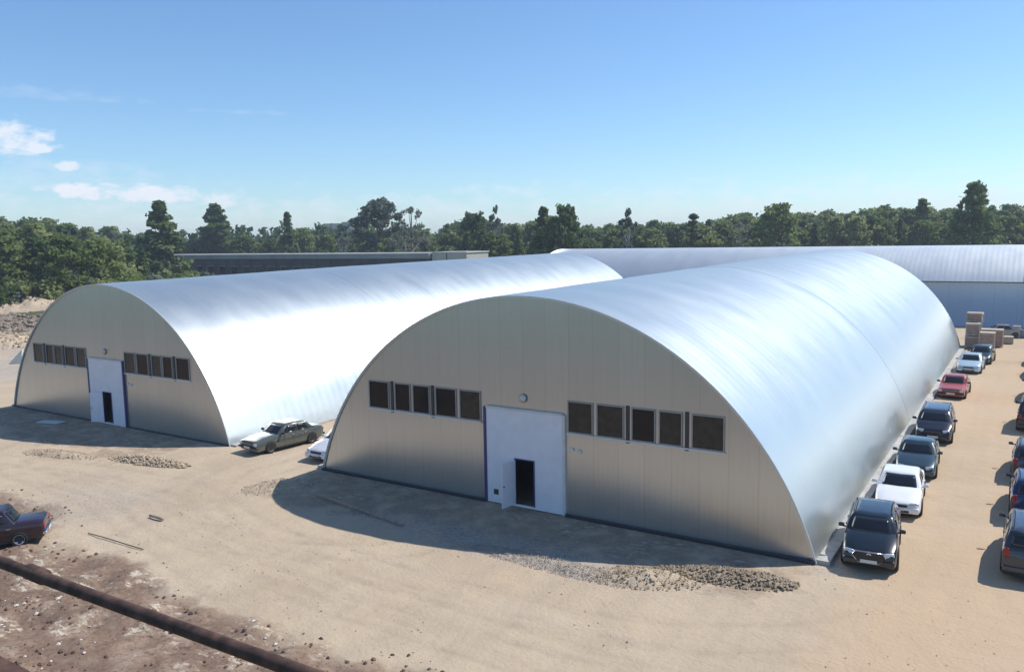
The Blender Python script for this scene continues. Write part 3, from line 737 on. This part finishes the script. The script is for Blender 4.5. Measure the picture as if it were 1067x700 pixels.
    if rack:
        rk = MB()
        for yy in (.46, .62):
            yk = y0 + L * yy; rk.tube([(-hw * .72, yk, H - .06), (-hw * .72, yk, H + .14), (hw * .72, yk, H + .14), (hw * .72, yk, H - .06)], .018, 6)
        rk.tube([(-hw * .5, y0 + L * .44, H + .17), (-hw * .5, y0 + L * .64, H + .17)], .018, 6).tube([(hw * .5, y0 + L * .44, H + .17), (hw * .5, y0 + L * .64, H + .17)], .018, 6)
        rk.build('roof_rack', 'black', root, True)
    return root
P_ = paint
GL = "cars parked along the right side of the nearer hangar"
car('suv', P_('black', (.008, .011, .013)), (13.42, 2.05), R(6), "black crossover with a chrome outlined hexagonal grille, first car at the hangar corner", GL, front='hex', H=1.56, L=4.2, W=1.76)
car('sedan', P_('white', (.80, .80, .80), 0, .3), (13.50, 8.6), R(4), "white saloon parked directly behind the black crossover", GL)
car('sedan', P_('teal', (.035, .06, .065), .4), (13.50, 14.6), R(3), "dark teal grey saloon parked behind the white saloon", GL)
car('van', P_('ink', (.018, .016, .022), .3), (13.55, 22.2), R(2), "black people carrier with pale headlights, between the teal saloon and the red car", GL, H=1.62)
car('box', P_('red', (.42, .075, .05), .1), (13.45, 36.0), R(-2), "faded orange red old saloon parked beside the nearer hangar", GL)
car('sedan', P_('iceblue', (.50, .62, .66), .3), (13.75, 48.0), R(-2), "pale ice blue saloon parked beyond the red saloon", GL)
car('hatch', P_('green', (.018, .04, .035), .3), (14.25, 53.6), R(-4), "dark green hatchback parked just beyond the ice blue saloon", GL)
GR = "cars parked in the row at the right edge of the yard, rears to the camera"
car('van', P_('slate', (.045, .048, .058), .4), (18.30, 3.9), R(180), "slate blue people carrier showing its rear, nearest in the right edge row", GR, H=1.66)
car('suv', P_('blue', (.022, .032, .10), .3), (18.34, 10.1), R(181), "deep blue off-roader showing its rear, second in the right edge row", GR)
car('suv', P_('steel', (.06, .064, .072), .4), (18.28, 16.2), R(180), "steel grey off-roader showing its rear, third in the right edge row", GR)
car('van', P_('ink2', (.014, .015, .022), .3), (18.32, 27.2), R(179), "black van-like car showing its rear, fourth in the right edge row", GR)
car('hatch', P_('navy', (.02, .03, .07), .3), (18.50, 37.0), R(180), "navy hatchback mostly cut off by the picture edge, fifth in the right edge row", GR)
car('sedan', P_('grey', (.12, .12, .13), .4), (18.6, 47.5), R(180), "grey saloon at the picture edge, second from the far end of the right row", GR)
car('suv', P_('brown', (.06, .045, .04), .4), (18.75, 54.8), R(180), "dark brown off-roader at the far end of the right edge row", GR)
car('box', P_('silvergreen', (.13, .14, .12), .4), (-17.5, 2.3), R(-6), "old silver grey angular saloon parked beside the left hangar", rr=.74, rb=.88, L=4.5)
car('sedan', P_('offwhite', (.66, .64, .66), .1), (-13.22, 2.95), R(0), "off-white car whose nose peeks out from behind the nearer hangar's left corner")
car('hatch', P_('cream', (.62, .61, .56), .1), (-16.2, 10.0), R(-3), "cream hatchback deep in the gap between the two hangars")
car('classic', P_('maroon', (.032, .013, .020), .15), (-15.8, -14.0), math.atan2(-.58, .81), "old maroon saloon with upright boot, cut off by the left edge of the photo")
car('box', P_('beige', (.32, .28, .24), .2), (14.9, 73.8), R(-78), "dusty beige saloon parked across the yard in front of the rear hangar")

# ------------------------------------------------------------------ crates, blocks, odds and ends at the end of the yard
def crate(x, y, z, w, d, h, label, rz=0, m='wood'):
    r = empty('crate', (x, y, z), rz); tag(r, label, 'crate', 'timber crates stacked at the far corner of the nearer hangar')
    b = MB().box(-w / 2 + .03, w / 2 - .03, -d / 2 + .03, d / 2 - .03, .12, h - .03).build('side_boards', 'wood_dark', r)
    s = MB()
    for sx in (-1, 1):
        for sy in (-1, 1): s.box(sx * w / 2 - .05, sx * w / 2 + .05, sy * d / 2 - .05, sy * d / 2 + .05, 0, h)
    for sy in (-1, 1):
        s.box(-w / 2 + .05, w / 2 - .05, sy * d / 2 - .045, sy * d / 2 + .045, h - .12, h - .005).box(-w / 2 + .05, w / 2 - .05, sy * d / 2 - .045, sy * d / 2 + .045, .1, .2)
    for sx in (-1, 1): s.box(sx * w / 2 - .045, sx * w / 2 + .045, -d / 2 + .05, d / 2 - .05, h - .12, h - .005)
    s.build('crate_frame', m, r)
    MB().box(-w / 2 - .04, w / 2 + .04, -d / 2 - .04, d / 2 + .04, h, h + .04).build('lid', m, r)
    return r
crate(12.95, 62.9, 0, 1.15, 1.1, 1.16, "lower timber crate of the front left pile beside the hangar end")
crate(12.95, 62.9, 1.2, 1.15, 1.1, 1.2, "upper timber crate of the front left pile beside the hangar end", R(3))
crate(14.20, 62.6, 0, 1.25, 1.2, 1.6, "single tall timber crate at the right front of the crate piles")
crate(12.9, 64.4, 0, 1.2, 1.1, 1.2, "bottom timber crate of the tallest pile at the back")
crate(12.95, 64.4, 1.24, 1.2, 1.1, 1.1, "middle timber crate of the tallest pile at the back")
crate(13.0, 64.4, 2.38, 1.3, 1.1, .95, "topmost timber crate of the tallest pile at the back", R(-4))
crate(14.5, 64.8, 0, 1.9, 1.2, 1.7, "long low timber crate behind the single tall crate")
def conc_block(x, y, w, d, h, label):
    o = MB(); rounded_box(o, 0, 0, h / 2, w, d, h, .06); b = o.build('concrete_block', 'concrete'); b.location = (x, y, -.02); tag(b, label, 'concrete block', 'concrete blocks in front of the rear hangar')
conc_block(18.3, 74.2, 2.3, 1.0, 1.25, "long pale concrete block at the right edge in front of the rear hangar")
conc_block(16.45, 73.6, .75, .6, 1.3, "upright narrow whitish concrete block right of the dusty beige car")
o = MB(); o.lathe_x([(0, 0), (0, .29), (.28, .29), (.29, .305), (.31, .29), (.58, .29), (.59, .305), (.61, .29), (.88, .29), (.88, 0)], 0, 0, 0, 20); b = o.build('oil_drum', 'dimblue', None, True)
b.rotation_euler = (0, R(-90), 0); b.location = (17.0, 73.5, 0.0); tag(b, "dark metal drum standing between the two concrete blocks", 'drum')
# stacked boards left of the beige car
r = empty('plank_stack', (15.0, 67.8, 0), R(4)); tag(r, "low stack of pale boards lying behind the crates", 'planks')
for k in range(6): MB().box(-1.3, 1.3, -.5, .5, .05 + k * .12, .14 + k * .12).build('board', 'wood', r)

# pole on the ground in the shade, stick on the sand
def ground_pole(name, p, q, rad, m, label, cat):
    o = MB().tube([Vector(p).lerp(Vector(q), t) + Vector((0, 0, .012 * math.sin(t * 5))) for t in np.linspace(0, 1, 9)], rad, 8).build(name, m, None, True); tag(o, label, cat)
ground_pole('timber_pole', (-8.9, -3.4, .10), (-3.0, -4.4, .09), .055, 'wood_dark', "long thin pole lying in the shade before the nearer hangar's left wall", 'pole')
ground_pole('plank', (-13.1, -8.9, .05), (-12.2, -8.9, .07), .06, 'wood_dark', "short dark stick lying on open sand left of the nearer hangar", 'stick')
ground_pole('cable', (-13.4, -11.4, .03), (-9.9, -11.3, .03), .02, 'dark_trim', "thin dark strand lying on the sand right of the maroon car", 'cable')
b = MB().box(-.9, .9, -.35, .35, 0, .05).build('loose_board', 'trim'); b.location = (-35.8, -1.0, .02); b.rotation_euler = (0, 0, R(15)); tag(b, "pale board lying on the ground left of the left hangar's gate", 'board')

# ------------------------------------------------------------------ heaps
def heap(name, cx, cy, lx, ly, h, rz, m, nclod, cs, label, cat, seed, m2=None, ridged=.5):
    if cs < .3: nclod = int(nclod * 2.0); cs *= .48; nclod = int(nclod * 1.3)
    n1, n2 = 60, 26; u = np.linspace(-1, 1, n1); w = np.linspace(-1, 1, n2); U, Wv = np.meshgrid(u, w)
    d = np.sqrt(U ** 2 + Wv ** 2); prof = np.clip(1 - d, 0, 1) ** .8
    nz_ = fbm(U * lx * 1.3 + seed * 7, Wv * ly * 1.3, 5, seed); Zh = h * prof * (1 - ridged + ridged * 2 * nz_) + (nz_ - .5) * .12 * h * (prof > 0)
    v = np.stack([U * lx, Wv * ly, Zh - .05], -1).reshape(-1, 3).tolist(); f = []
    for j in range(n2 - 1):
        for i in range(n1 - 1):
            a = j * n1 + i; f.append((a, a + 1, a + n1 + 1, a + n1))
    fm = [0] * len(f); rnd = random.Random(seed)
    for k in range(nclod):
        while True:
            a, b = rnd.uniform(-1.05, 1.05), rnd.uniform(-1.1, 1.1)
            if a * a + b * b < 1.15: break
        i = min(n1 - 1, max(0, int((a + 1) / 2 * (n1 - 1)))); j = min(n2 - 1, max(0, int((b + 1) / 2 * (n2 - 1))))
        s = cs * rnd.uniform(.35, 1) ** 1.5; c = Vector((a * lx, b * ly, Zh[j, i] + s * .15)); q = len(v)
        pts = [Vector((0, 0, 1)), Vector((0, 0, -1))] + [Vector((math.cos(t), math.sin(t), rnd.uniform(-.3, .3))) for t in np.arange(0, 2 * math.pi, math.pi / 2.5)]
        for p in pts: v.append(tuple(c + Vector((p.x * s * rnd.uniform(.6, 1.2), p.y * s * rnd.uniform(.6, 1.1), p.z * s * rnd.uniform(.4, .8)))))
        for t in range(5): f += [(q, q + 2 + t, q + 2 + (t + 1) % 5), (q + 1, q + 2 + (t + 1) % 5, q + 2 + t)]; fm += [1, 1]
    o = link_mesh(name, v, f, [m, m2 or m], None, False, fm); o.location = (cx, cy, 0); o.rotation_euler = (0, 0, rz); tag(o, label, cat)
    sm = np.array(fm) == 0; o.data.polygons.foreach_set("use_smooth", sm); return o
heap('gravel_heap', 4.0, -4.75, 3.6, .6, .14, R(-2), 'gravel', 1100, .07, "low ridge of pale grey gravel along the shadow edge before the nearer hangar", 'gravel heap', 2)
heap('soil_heap', 7.4, -4.1, 1.9, .9, .26, R(20), 'sandheap', 160, .13, "small sandy soil heap between the gravel ridge and the olive clods", 'soil heap', 4, 'clod')
heap('soil_heap', 9.6, -2.75, 2.3, .72, .30, R(14), 'clod', 360, .17, "olive brown clod heap before the right corner of the nearer hangar", 'soil heap', 5)
heap('soil_heap', -21.2, -3.6, 2.7, .62, .34, R(10), 'clod', 420, .20, "brown clod heap before the right half of the left hangar", 'soil heap', 7, 'sandheap')
heap('soil_heap', -27.0, -5.2, 2.6, .7, .26, R(10), 'sandheap', 160, .14, "low sandy heap left of the clod heap before the left hangar", 'soil heap', 8)
heap('soil_heap', -11.6, -3.3, 1.2, 1.7, .36, R(-35), 'sandheap', 110, .12, "small earth mound at the left tip of the nearer hangar's shadow", 'soil heap', 10)
for k, (px, D, lx, ly, h, m, lab) in enumerate([(8, 118, 11, 5, 1.9, 'rubble', "grey rubble pile left of the left hangar at the picture edge"),
        (-18, 96, 7, 5, 1.6, 'sandheap', "sandy earth bank in front of the grey rubble pile"),
        (15, 142, 20, 9, 3.2, 'sandheap', "long sandy earth bank below the trees at the left picture edge"),
        (-60, 108, 10, 6, 2.6, 'rubble', "outer grey rubble pile beyond the left picture edge")]):
    p = at(px, 330, D); heap('rubble_heap' if m == 'rubble' else 'earth_bank', p.x, p.y, lx, ly, h, R(34), m, 620, .5 if m == 'rubble' else .32, lab, 'rubble pile' if m == 'rubble' else 'earth bank', 30 + k)
# folded cream sheet leaning beside the rubble
v = [(-1.5, -.6, 0), (1.0, -.8, 0), (1.4, .6, 0), (-1.0, .8, 0), (.9, -.2, 1.9), (.1, .35, 1.35), (1.25, .2, 1.7)]
b = link_mesh('tarpaulin', v, [(0, 1, 4), (1, 2, 6, 4), (2, 3, 5, 6), (3, 0, 5), (0, 4, 5), (4, 6, 5), (0, 3, 2, 1)], 'tarp'); b.location = (-66.9, 12.3, -.05); b.rotation_euler = (0, 0, R(33)); b.scale = (.55, .55, .75); tag(b, "cream sheet draped in a peak on the ground left of the left hangar", 'tarpaulin')

# loose rubble over the foreground earth: uncountable
def scatter(name, n, region, s0, s1, m, seed, accept):
    rnd = random.Random(seed); v = []; f = []; k = 0; tries = 0
    pts = []
    while len(pts) < n and tries < n * 30:
        tries += 1; x, y = rnd.uniform(region[0], region[1]), rnd.uniform(region[2], region[3])
        if accept(x, y, rnd): pts.append((x, y))
    A = np.array(pts); Zs = ground_h(A[:, 0], A[:, 1])
    for (x, y), z in zip(pts, Zs):
        s = s0 + (s1 - s0) * rnd.random() ** 3; q = len(v); c = Vector((x, y, float(z) + s * .2))
        base = [Vector((0, 0, 1)), Vector((0, 0, -1))] + [Vector((math.cos(t), math.sin(t), rnd.uniform(-.3, .3))) for t in np.arange(0, 2 * math.pi, math.pi / 2.5)]
        for p in base: v.append(tuple(c + Vector((p.x * s * rnd.uniform(.6, 1.3), p.y * s * rnd.uniform(.6, 1.1), p.z * s * rnd.uniform(.35, .8)))))
        for t in range(5): f += [(q, q + 2 + t, q + 2 + (t + 1) % 5), (q + 1, q + 2 + (t + 1) % 5, q + 2 + t)]
    o = link_mesh(name, v, f, m); tag(o, kind='stuff'); return o
def rm(x, y): return float(redmask(np.array([x]), np.array([y]))[0])
def cl_noise(x, y, s, sc): return float(fbm(np.array([x * sc]), np.array([y * sc]), 3, s)[0])
o = scatter('loose_clods', 5200, (-26, 12, -24, -8), .015, .10, 'redclod', 1, lambda x, y, r: rm(x, y) * 1.0 > r.random() and cl_noise(x, y, 70, .7) > .42); tag(o, "loose red brown clods strewn over the foreground earth", 'clods')
o = scatter('chalk_rubble', 350, (-24, 8, -23, -10), .012, .09, 'chalk', 2, lambda x, y, r: rm(x, y) > .5 and cl_noise(x, y, 90, .45) > .60); tag(o, "pale chalky chunks strewn over the foreground earth", 'rubble')
o = scatter('pebbles', 1300, (-34, 20, -16, 0), .012, .045, 'sandheap', 3, lambda x, y, r: cl_noise(x, y, 95, .35) > .55); tag(o, "small stones and crumbs spread over the sandy yard", 'pebbles')

# ------------------------------------------------------------------ rusty rail just below the camera
r = empty('rusty_pipe', (14.5, -26.6, 0)); tag(r, "long rusty pipe crossing the lower left corner close to the camera", 'pipe')
pp = []
for t in np.linspace(-9, 12, 40): pp.append((t, .03 * math.sin(t * .7), 9.80 - .012 * math.cos(t * .5)))
MB().tube(pp, .029, 16).build('pipe_length', 'rust', r, True)
cp = at(44, 589, 3.97); MB().tube([(cp.x - 14.5 - .07, -.0, 9.785), (cp.x - 14.5 + .07, .0, 9.785)], .038, 16).build('pipe_collar', 'rust', r, True)
MB().tube([(-9, 0, 9.8), (-9, 0, -.1)], .05, 12).build('support_post', 'rust', r, True)
MB().tube([(12, 0, 9.8), (12, 0, -.1)], .05, 12).build('support_post', 'rust', r, True)
r = empty('dark_beam', (13.9, -27.05, 0)); tag(r, "dark beam showing only in the extreme lower left corner", 'beam')
MB().box(-6, 1.5, .02, .12, 9.45, 9.605).build('beam_length', 'rust', r)
MB().box(-5.9, -5.78, .02, .12, -.1, 9.45).build('support_post', 'rust', r); MB().box(1.36, 1.48, .02, .12, -.1, 9.45).build('support_post', 'rust', r)

# ------------------------------------------------------------------ trees
def leaf_cards(rng, clusters, per, size):
    "clusters: array (n,4) centre+radius; returns verts, faces of leaf-spray quads"
    n = len(clusters) * per; c = np.repeat(clusters, per, 0)
    d = rng.normal(size=(n, 3)); d /= np.linalg.norm(d, axis=1)[:, None]; rr = rng.random(n) ** .5 * (1 + .5 * (rng.random(n) < .12))
    p = c[:, :3] + d * (rr * c[:, 3])[:, None] * np.array([1, 1, .8])
    nrm = d * .8 + rng.normal(size=(n, 3)) * .6; nrm /= np.linalg.norm(nrm, axis=1)[:, None]
    a = np.cross(nrm, rng.normal(size=(n, 3))); a /= np.linalg.norm(a, axis=1)[:, None]; b = np.cross(nrm, a)
    s = size * (.5 + rng.random(n)); a *= s[:, None]; b *= (s * .62)[:, None]
    V = np.stack([p - a - b * .6, p + a * .7 - b, p + a + b * .7, p - a * .6 + b], 1).reshape(-1, 3)
    F = np.arange(n * 4).reshape(-1, 4)
    return V, F
def crown_clusters(rng, kind, H, Wd):
    out = []
    if kind == 'broad':
        for k in range(95):
            a = rng.random() * 2 * math.pi; t = rng.random(); z = .16 + .82 * t; prof = math.sin(min(1, (z - .05) / .95) * math.pi) ** .6 * (1 if z < .6 else 1.0)
            r = Wd * .5 * prof * (.35 + .65 * rng.random()); out.append((r * math.cos(a), r * math.sin(a), z * H, Wd * (.055 + .085 * rng.random())))
    elif kind == 'tall':
        for k in range(190):
            a = rng.random() * 2 * math.pi; z = .08 + .89 * rng.random() ** .9; prof = min(1, 1.3 * (1 - z) ** .85)
            r = Wd * .5 * prof * (.15 + .8 * rng.random()); out.append((r * math.cos(a), r * math.sin(a), z * H, Wd * (.065 + .08 * rng.random()) * (.45 + prof * .55)))
    elif kind == 'conifer':
        for k in range(60):
            a = rng.random() * 2 * math.pi; z = .10 + .88 * rng.random() ** 1.0; prof = (1.02 - z) * 1.1
            r = Wd * .5 * prof * (.3 + .7 * rng.random()); out.append((r * math.cos(a), r * math.sin(a), z * H, Wd * .12 * (.35 + prof)))
    elif kind == 'bush':
        for k in range(26):
            a = rng.random() * 2 * math.pi; z = rng.random() * .8; r = Wd * .45 * math.sqrt(rng.random()) * math.cos(z * 1.2)
            out.append((r * math.cos(a), r * math.sin(a), .1 * H + z * H, Wd * (.12 + .1 * rng.random())))
    elif kind == 'sparse':
        for k in range(30):
            a = rng.random() * 2 * math.pi; z = .3 + .68 * rng.random(); r = Wd * .5 * math.sin(z * math.pi) ** .5 * (.3 + .7 * rng.random())
            out.append((r * math.cos(a), r * math.sin(a), z * H, Wd * .10))
    elif kind == 'pine':
        for k in range(170):
            a = rng.random() * 2 * math.pi; z = .12 + .86 * rng.random() ** .85; prof = min(1, 1.3 * (1 - z) ** .6)
            r = Wd * .5 * prof * (.2 + .8 * rng.random() ** .8); out.append((r * math.cos(a), r * math.sin(a), z * H, Wd * (.07 + .07 * rng.random()) * (.5 + prof * .5)))
    return np.array(out)
def tree_proto(kind, H, Wd, leafm, seed, per=38, size=.31, bark='bark'):
    rng = np.random.default_rng(seed); cl_ = crown_clusters(rng, kind, H, Wd); V, F = leaf_cards(rng, cl_, per, size)
    me = bpy.data.meshes.new('crown'); me.from_pydata(V.tolist(), [], F.tolist()); me.materials.append(M[leafm]); me.update()
    t = MB(); tr = H * .018 + .05; top = H * (.9 if kind in ('tall', 'conifer', 'pine') else .7)
    if kind == 'bush':
        for k in range(4): a = k * 1.6; t.tube([(0, 0, 0), (math.cos(a) * Wd * .2, math.sin(a) * Wd * .2, H * .6)], [.05, .02], 5)
    else:
        t.tube([(0, 0, -.2), (.05, .03, top * .3), (-.06, .05, top * .65), (.0, .0, top)], [tr * 1.25, tr, tr * .65, tr * .2], 7)
        sel = cl_[np.argsort(-cl_[:, 3])][:11]
        for c in sel:
            z0 = max(c[2] * .62, H * .12); z0 = min(z0, top * .95); t.tube([(0, 0, z0), (c[0] * .55, c[1] * .55, (z0 + c[2]) / 2 + .2), (c[0], c[1], c[2])], [tr * .45, tr * .3, tr * .1], 5)
    tm = bpy.data.meshes.new('trunk'); tm.from_pydata(t.v, [], t.f); tm.materials.append(M[bark]); tm.update()
    return me, tm, H
PRO = {
 'broad': [tree_proto('broad', 12, 8.5, 'leaf_mid', 1), tree_proto('broad', 12, 7.5, 'leaf_dark', 2), tree_proto('broad', 12, 9, 'leaf_light', 3), tree_proto('broad', 12, 8, 'leaf_mid', 4)],
 'tall': [tree_proto('tall', 14, 7.0, 'leaf_dark', 5, 24), tree_proto('tall', 14, 6.2, 'leaf_mid', 6, 24)],
 'conifer': [tree_proto('conifer', 14, 5.2, 'leaf_dark', 7), tree_proto('conifer', 14, 4.4, 'leaf_dark', 8)],
 'bush': [tree_proto('bush', 4, 5.5, 'leaf_light', 9, 90, .2), tree_proto('bush', 4, 5.5, 'leaf_mid', 10, 90, .22), tree_proto('bush', 4, 6, 'leaf_grey', 11, 90, .22)],
 'grey': [tree_proto('broad', 14, 10.5, 'leaf_grey', 12, 60, .32)],
 'sparse': [tree_proto('sparse', 14, 8, 'leaf_pale', 13, 30, .25, 'bark_pale'), tree_proto('sparse', 14, 6, 'leaf_grey', 14, 36, .3, 'bark_pale')],
 'pine': [tree_proto('pine', 17, 10, 'leaf_dark', 15, 40, .28)],
}
NAMES = {'broad': 'broadleaf_tree', 'tall': 'slender_tree', 'conifer': 'conifer_tree', 'bush': 'bush', 'grey': 'willow_tree', 'sparse': 'sparse_tree', 'pine': 'pine_tree'}
def plant(kind, var, p, H, label, group=None, wide=1.0, rz=0.0, cat='tree'):
    cm_, tm, H0 = PRO[kind][var % len(PRO[kind])]
    z = float(ground_h(np.array([p.x]), np.array([p.y]))[0])
    r = empty(NAMES[kind], (p.x, p.y, z), rz); s = H / H0; r.scale = (s * wide, s * wide, s); tag(r, label, cat, group)
    for nm, d in (('crown', cm_), ('trunk', tm)):
        o = bpy.data.objects.new(nm, d); col.objects.link(o); o.parent = r
    return r
TOP = [(-60, 226), (0, 231), (40, 230), (75, 234), (100, 236), (130, 242), (150, 244), (200, 245), (250, 243), (290, 243), (320, 241), (360, 242), (400, 242), (440, 241), (460, 236), (485, 228), (505, 226), (520, 235),
       (545, 232), (580, 222), (605, 236), (640, 234), (690, 232), (720, 230), (760, 226), (800, 223), (850, 222), (880, 221), (920, 218), (960, 216), (1000, 218), (1067, 216), (1130, 214)]
tx, ty = [a for a, b in TOP], [b for a, b in TOP]
rnd = random.Random(77)
def tree_at(kind, var, px, pytop, D, label, group=None, wide=1.0, cat='tree'):
    p = at(px, pytop, D); return plant(kind, var, Vector((p.x, p.y, 0)), max(p.z, 3), label, group, wide, rnd.uniform(0, 6.28), cat)
# trees one can single out
for a in [('tall', 0, 165, 209, 205, "slender dark tree standing tallest above the left part of the wood", 1.45), ('tall', 1, 223, 212, 278, "rounded slender tree above the left end of the long dark building", 1.7),
          ('conifer', 0, 299, 221, 260, "narrow conifer spire above the middle of the long dark building", 1.15), ('grey', 0, 395, 210, 240, "broad grey green willow rising above the long dark building", 1.0),
          ('sparse', 0, 428, 217, 250, "pale thin crowned tree right of the broad grey green willow", .9), ('broad', 1, 494, 221, 205, "dark round tree above the right end of the beige block", .85),
          ('sparse', 1, 516, 214, 215, "thin wispy twin topped tree left of the dark clump behind the left hangar's end", .5), ('tall', 0, 566, 215, 178, "left dark tree of the big clump above the left hangar's far end", 1.1),
          ('broad', 1, 589, 213, 175, "right and taller dark tree of the big clump above the left hangar's far end", .75), ('sparse', 1, 655, 217, 190, "wispy tree poking above the wood behind the rear hangar's left part", .7),
          ('conifer', 1, 722, 222, 205, "small pointed dark tree above the middle of the rear hangar", 1.7), ('broad', 0, 812, 213, 200, "small lumpy tree cresting the wood over the nearer hangar's ridge", .9),
          ('conifer', 0, 962, 207, 215, "pointed conifer left of the huge dark pine", 1.4), ('pine', 0, 1017, 190, 178, "huge dark pine standing highest above the rear hangar at the right", .95)]:
    tree_at(*a[:5], a[5], None, a[6])
REG = [(175, "left of the long dark building", "left of the long dark building"), (462, "behind the long dark building", "behind the long building"), (620, "behind the left hangar's far end", "behind the left hangar's far end"),
       (800, "behind the rear hangar's left part", "behind the rear hangar's left part"), (930, "behind the nearer hangar's ridge", "behind the nearer hangar's ridge"), (9999, "behind the rear hangar's right end", "behind the rear hangar's right end")]
ROWS = {150: "foremost row of the wood", 178: "second row of the wood", 205: "front row of the wood", 235: "middle of the wood", 275: "back row of the wood"}
TONE = {'broad': ["mid green broad tree", "dark green broad tree", "light green broad tree", "mid green broad tree"], 'tall': ["dark slender tree", "mid green slender tree"] * 2, 'conifer': ["dark conifer"] * 4, 'sparse': ["pale thin crowned tree", "grey green thin crowned tree"] * 2}
def wood_label(kd, var, x, D):
    where = next(t for lim, t, _ in REG if x < lim)
    return TONE[kd][var] + " " + where + ", " + ROWS[D], TONE[kd][var] + "s " + where + ", " + ROWS[D]
ids = {}
count = 0
for D, px0, px1, step, drop in [(150, -70, 100, 24, 20), (178, -70, 160, 21, 10), (205, 500, 1130, 23, 7), (235, -60, 1130, 22, 3), (275, -60, 1130, 21, 0)]:
    px = px0
    while px < px1:
        x = px + rnd.uniform(-7, 7)
        yt = np.interp(x, tx, ty) + drop + abs(rnd.gauss(0, 5)) - 3
        Dq = D
        if D == 235 and 165 < x < 480: yt += 4; Dq = 285 - (x - 165) * .12 if x < 400 else 240
        kd = rnd.choices(['broad', 'tall', 'conifer', 'sparse'], [.66, .18, .10, .06])[0]
        vr = rnd.randrange(4); la, gp = wood_label(kd, vr, x, D)
        tree_at(kd, vr, x, yt, Dq * rnd.uniform(.97, 1.04), la, gp, rnd.uniform(.85, 1.25)); count += 1
        px += step
# bushes at the foot of the wood on the left and before the long building
bl = [(x, D, h) for x, D, h in [(-40, 140, 4), (-10, 138, 5), (15, 140, 4), (38, 143, 6), (60, 148, 5), (85, 150, 6), (110, 152, 5), (135, 155, 6), (160, 158, 5), (186, 160, 5.5), (200, 162, 5), (216, 165, 5), (232, 170, 4), (20, 158, 7), (70, 160, 7), (120, 165, 7),
      (250, 190, 3.5), (1035, 160, 6), (985, 160, 5)]]
for k, (x, D, h) in enumerate(bl):
    p = at(x, 300, D); tn = ["light green leafy bush", "mid green leafy bush", "grey green leafy bush"][k % 3]
    wh = "at the wood's foot by the left picture edge" if x < 100 else "between the wood and the left hangar's ridge" if x < 180 else "before the long dark building's left end" if x < 300 else "behind the rear hangar's right part"
    plant('bush', k, Vector((p.x, p.y, 0)), h, tn + " " + wh, tn + "es " + wh, 1.1, rnd.uniform(0, 6), 'bush')
bl = [(812, 165, 9.5), (832, 168, 8.5), (795, 166, 8), (915, 168, 8), (545, 160, 7.5), (560, 158, 7)]
for k, (x, D, h) in enumerate(bl):
    p = at(x, 250, D); plant('grey' if k < 3 else 'bush', 0, Vector((p.x, p.y, 0)), h, "pale grey green thicket just behind the rear hangar's ridge" if k < 3 else "low green bush beside the left hangar's far end", "pale thickets behind the rear hangar" if k < 3 else "bushes beside the left hangar's far end", 1.1, rnd.uniform(0, 6), 'bush')
# the far wood: one mass
rng = np.random.default_rng(5); C = []
for k in range(1500):
    px = rng.uniform(-260, 1330); D = 300 + 620 * rng.random() ** 1.3; p = at(px, 240, D)
    yt = np.interp(px, tx, ty) + 1 + abs(rng.normal(0, 3)); ht = min(max(at(px, yt, D).z, 11), 30) if px > 460 else 13 + rng.random() * 7
    r = 3 + rng.random() * 2.5
    for q in range(7):
        a = rng.random() * 6.28; zz = ht * (.35 + .6 * rng.random()); C.append((p.x + r * .6 * math.cos(a), p.y + r * .6 * math.sin(a), zz, r * .55))
V, F = leaf_cards(rng, np.array(C), 9, 1.15)
me = bpy.data.meshes.new('far_wood'); me.from_pydata(V.tolist(), [], F.tolist()); me.materials.append(M['leaf_dark']); me.update()
o = bpy.data.objects.new('far_wood', me); col.objects.link(o); tag(o, "far off wood on the horizon reading as one dark green mass", 'wood', None, 'stuff')
print("trees", count)

# ------------------------------------------------------------------ air
hz = bpy.data.materials.new("haze air"); hz.use_nodes = True; n_ = hz.node_tree.nodes; n_.clear()
ou = n_.new("ShaderNodeOutputMaterial"); pv = n_.new("ShaderNodeVolumePrincipled"); pv.inputs['Color'].default_value = (.80, .88, 1, 1); pv.inputs['Density'].default_value = .0004; pv.inputs['Anisotropy'].default_value = .2
hz.node_tree.links.new(pv.outputs[0], ou.inputs['Volume']); M['haze'] = hz
o = MB().box(-1500, 900, -400, 1600, -12, 42).build('haze', 'haze'); tag(o, kind='stuff')
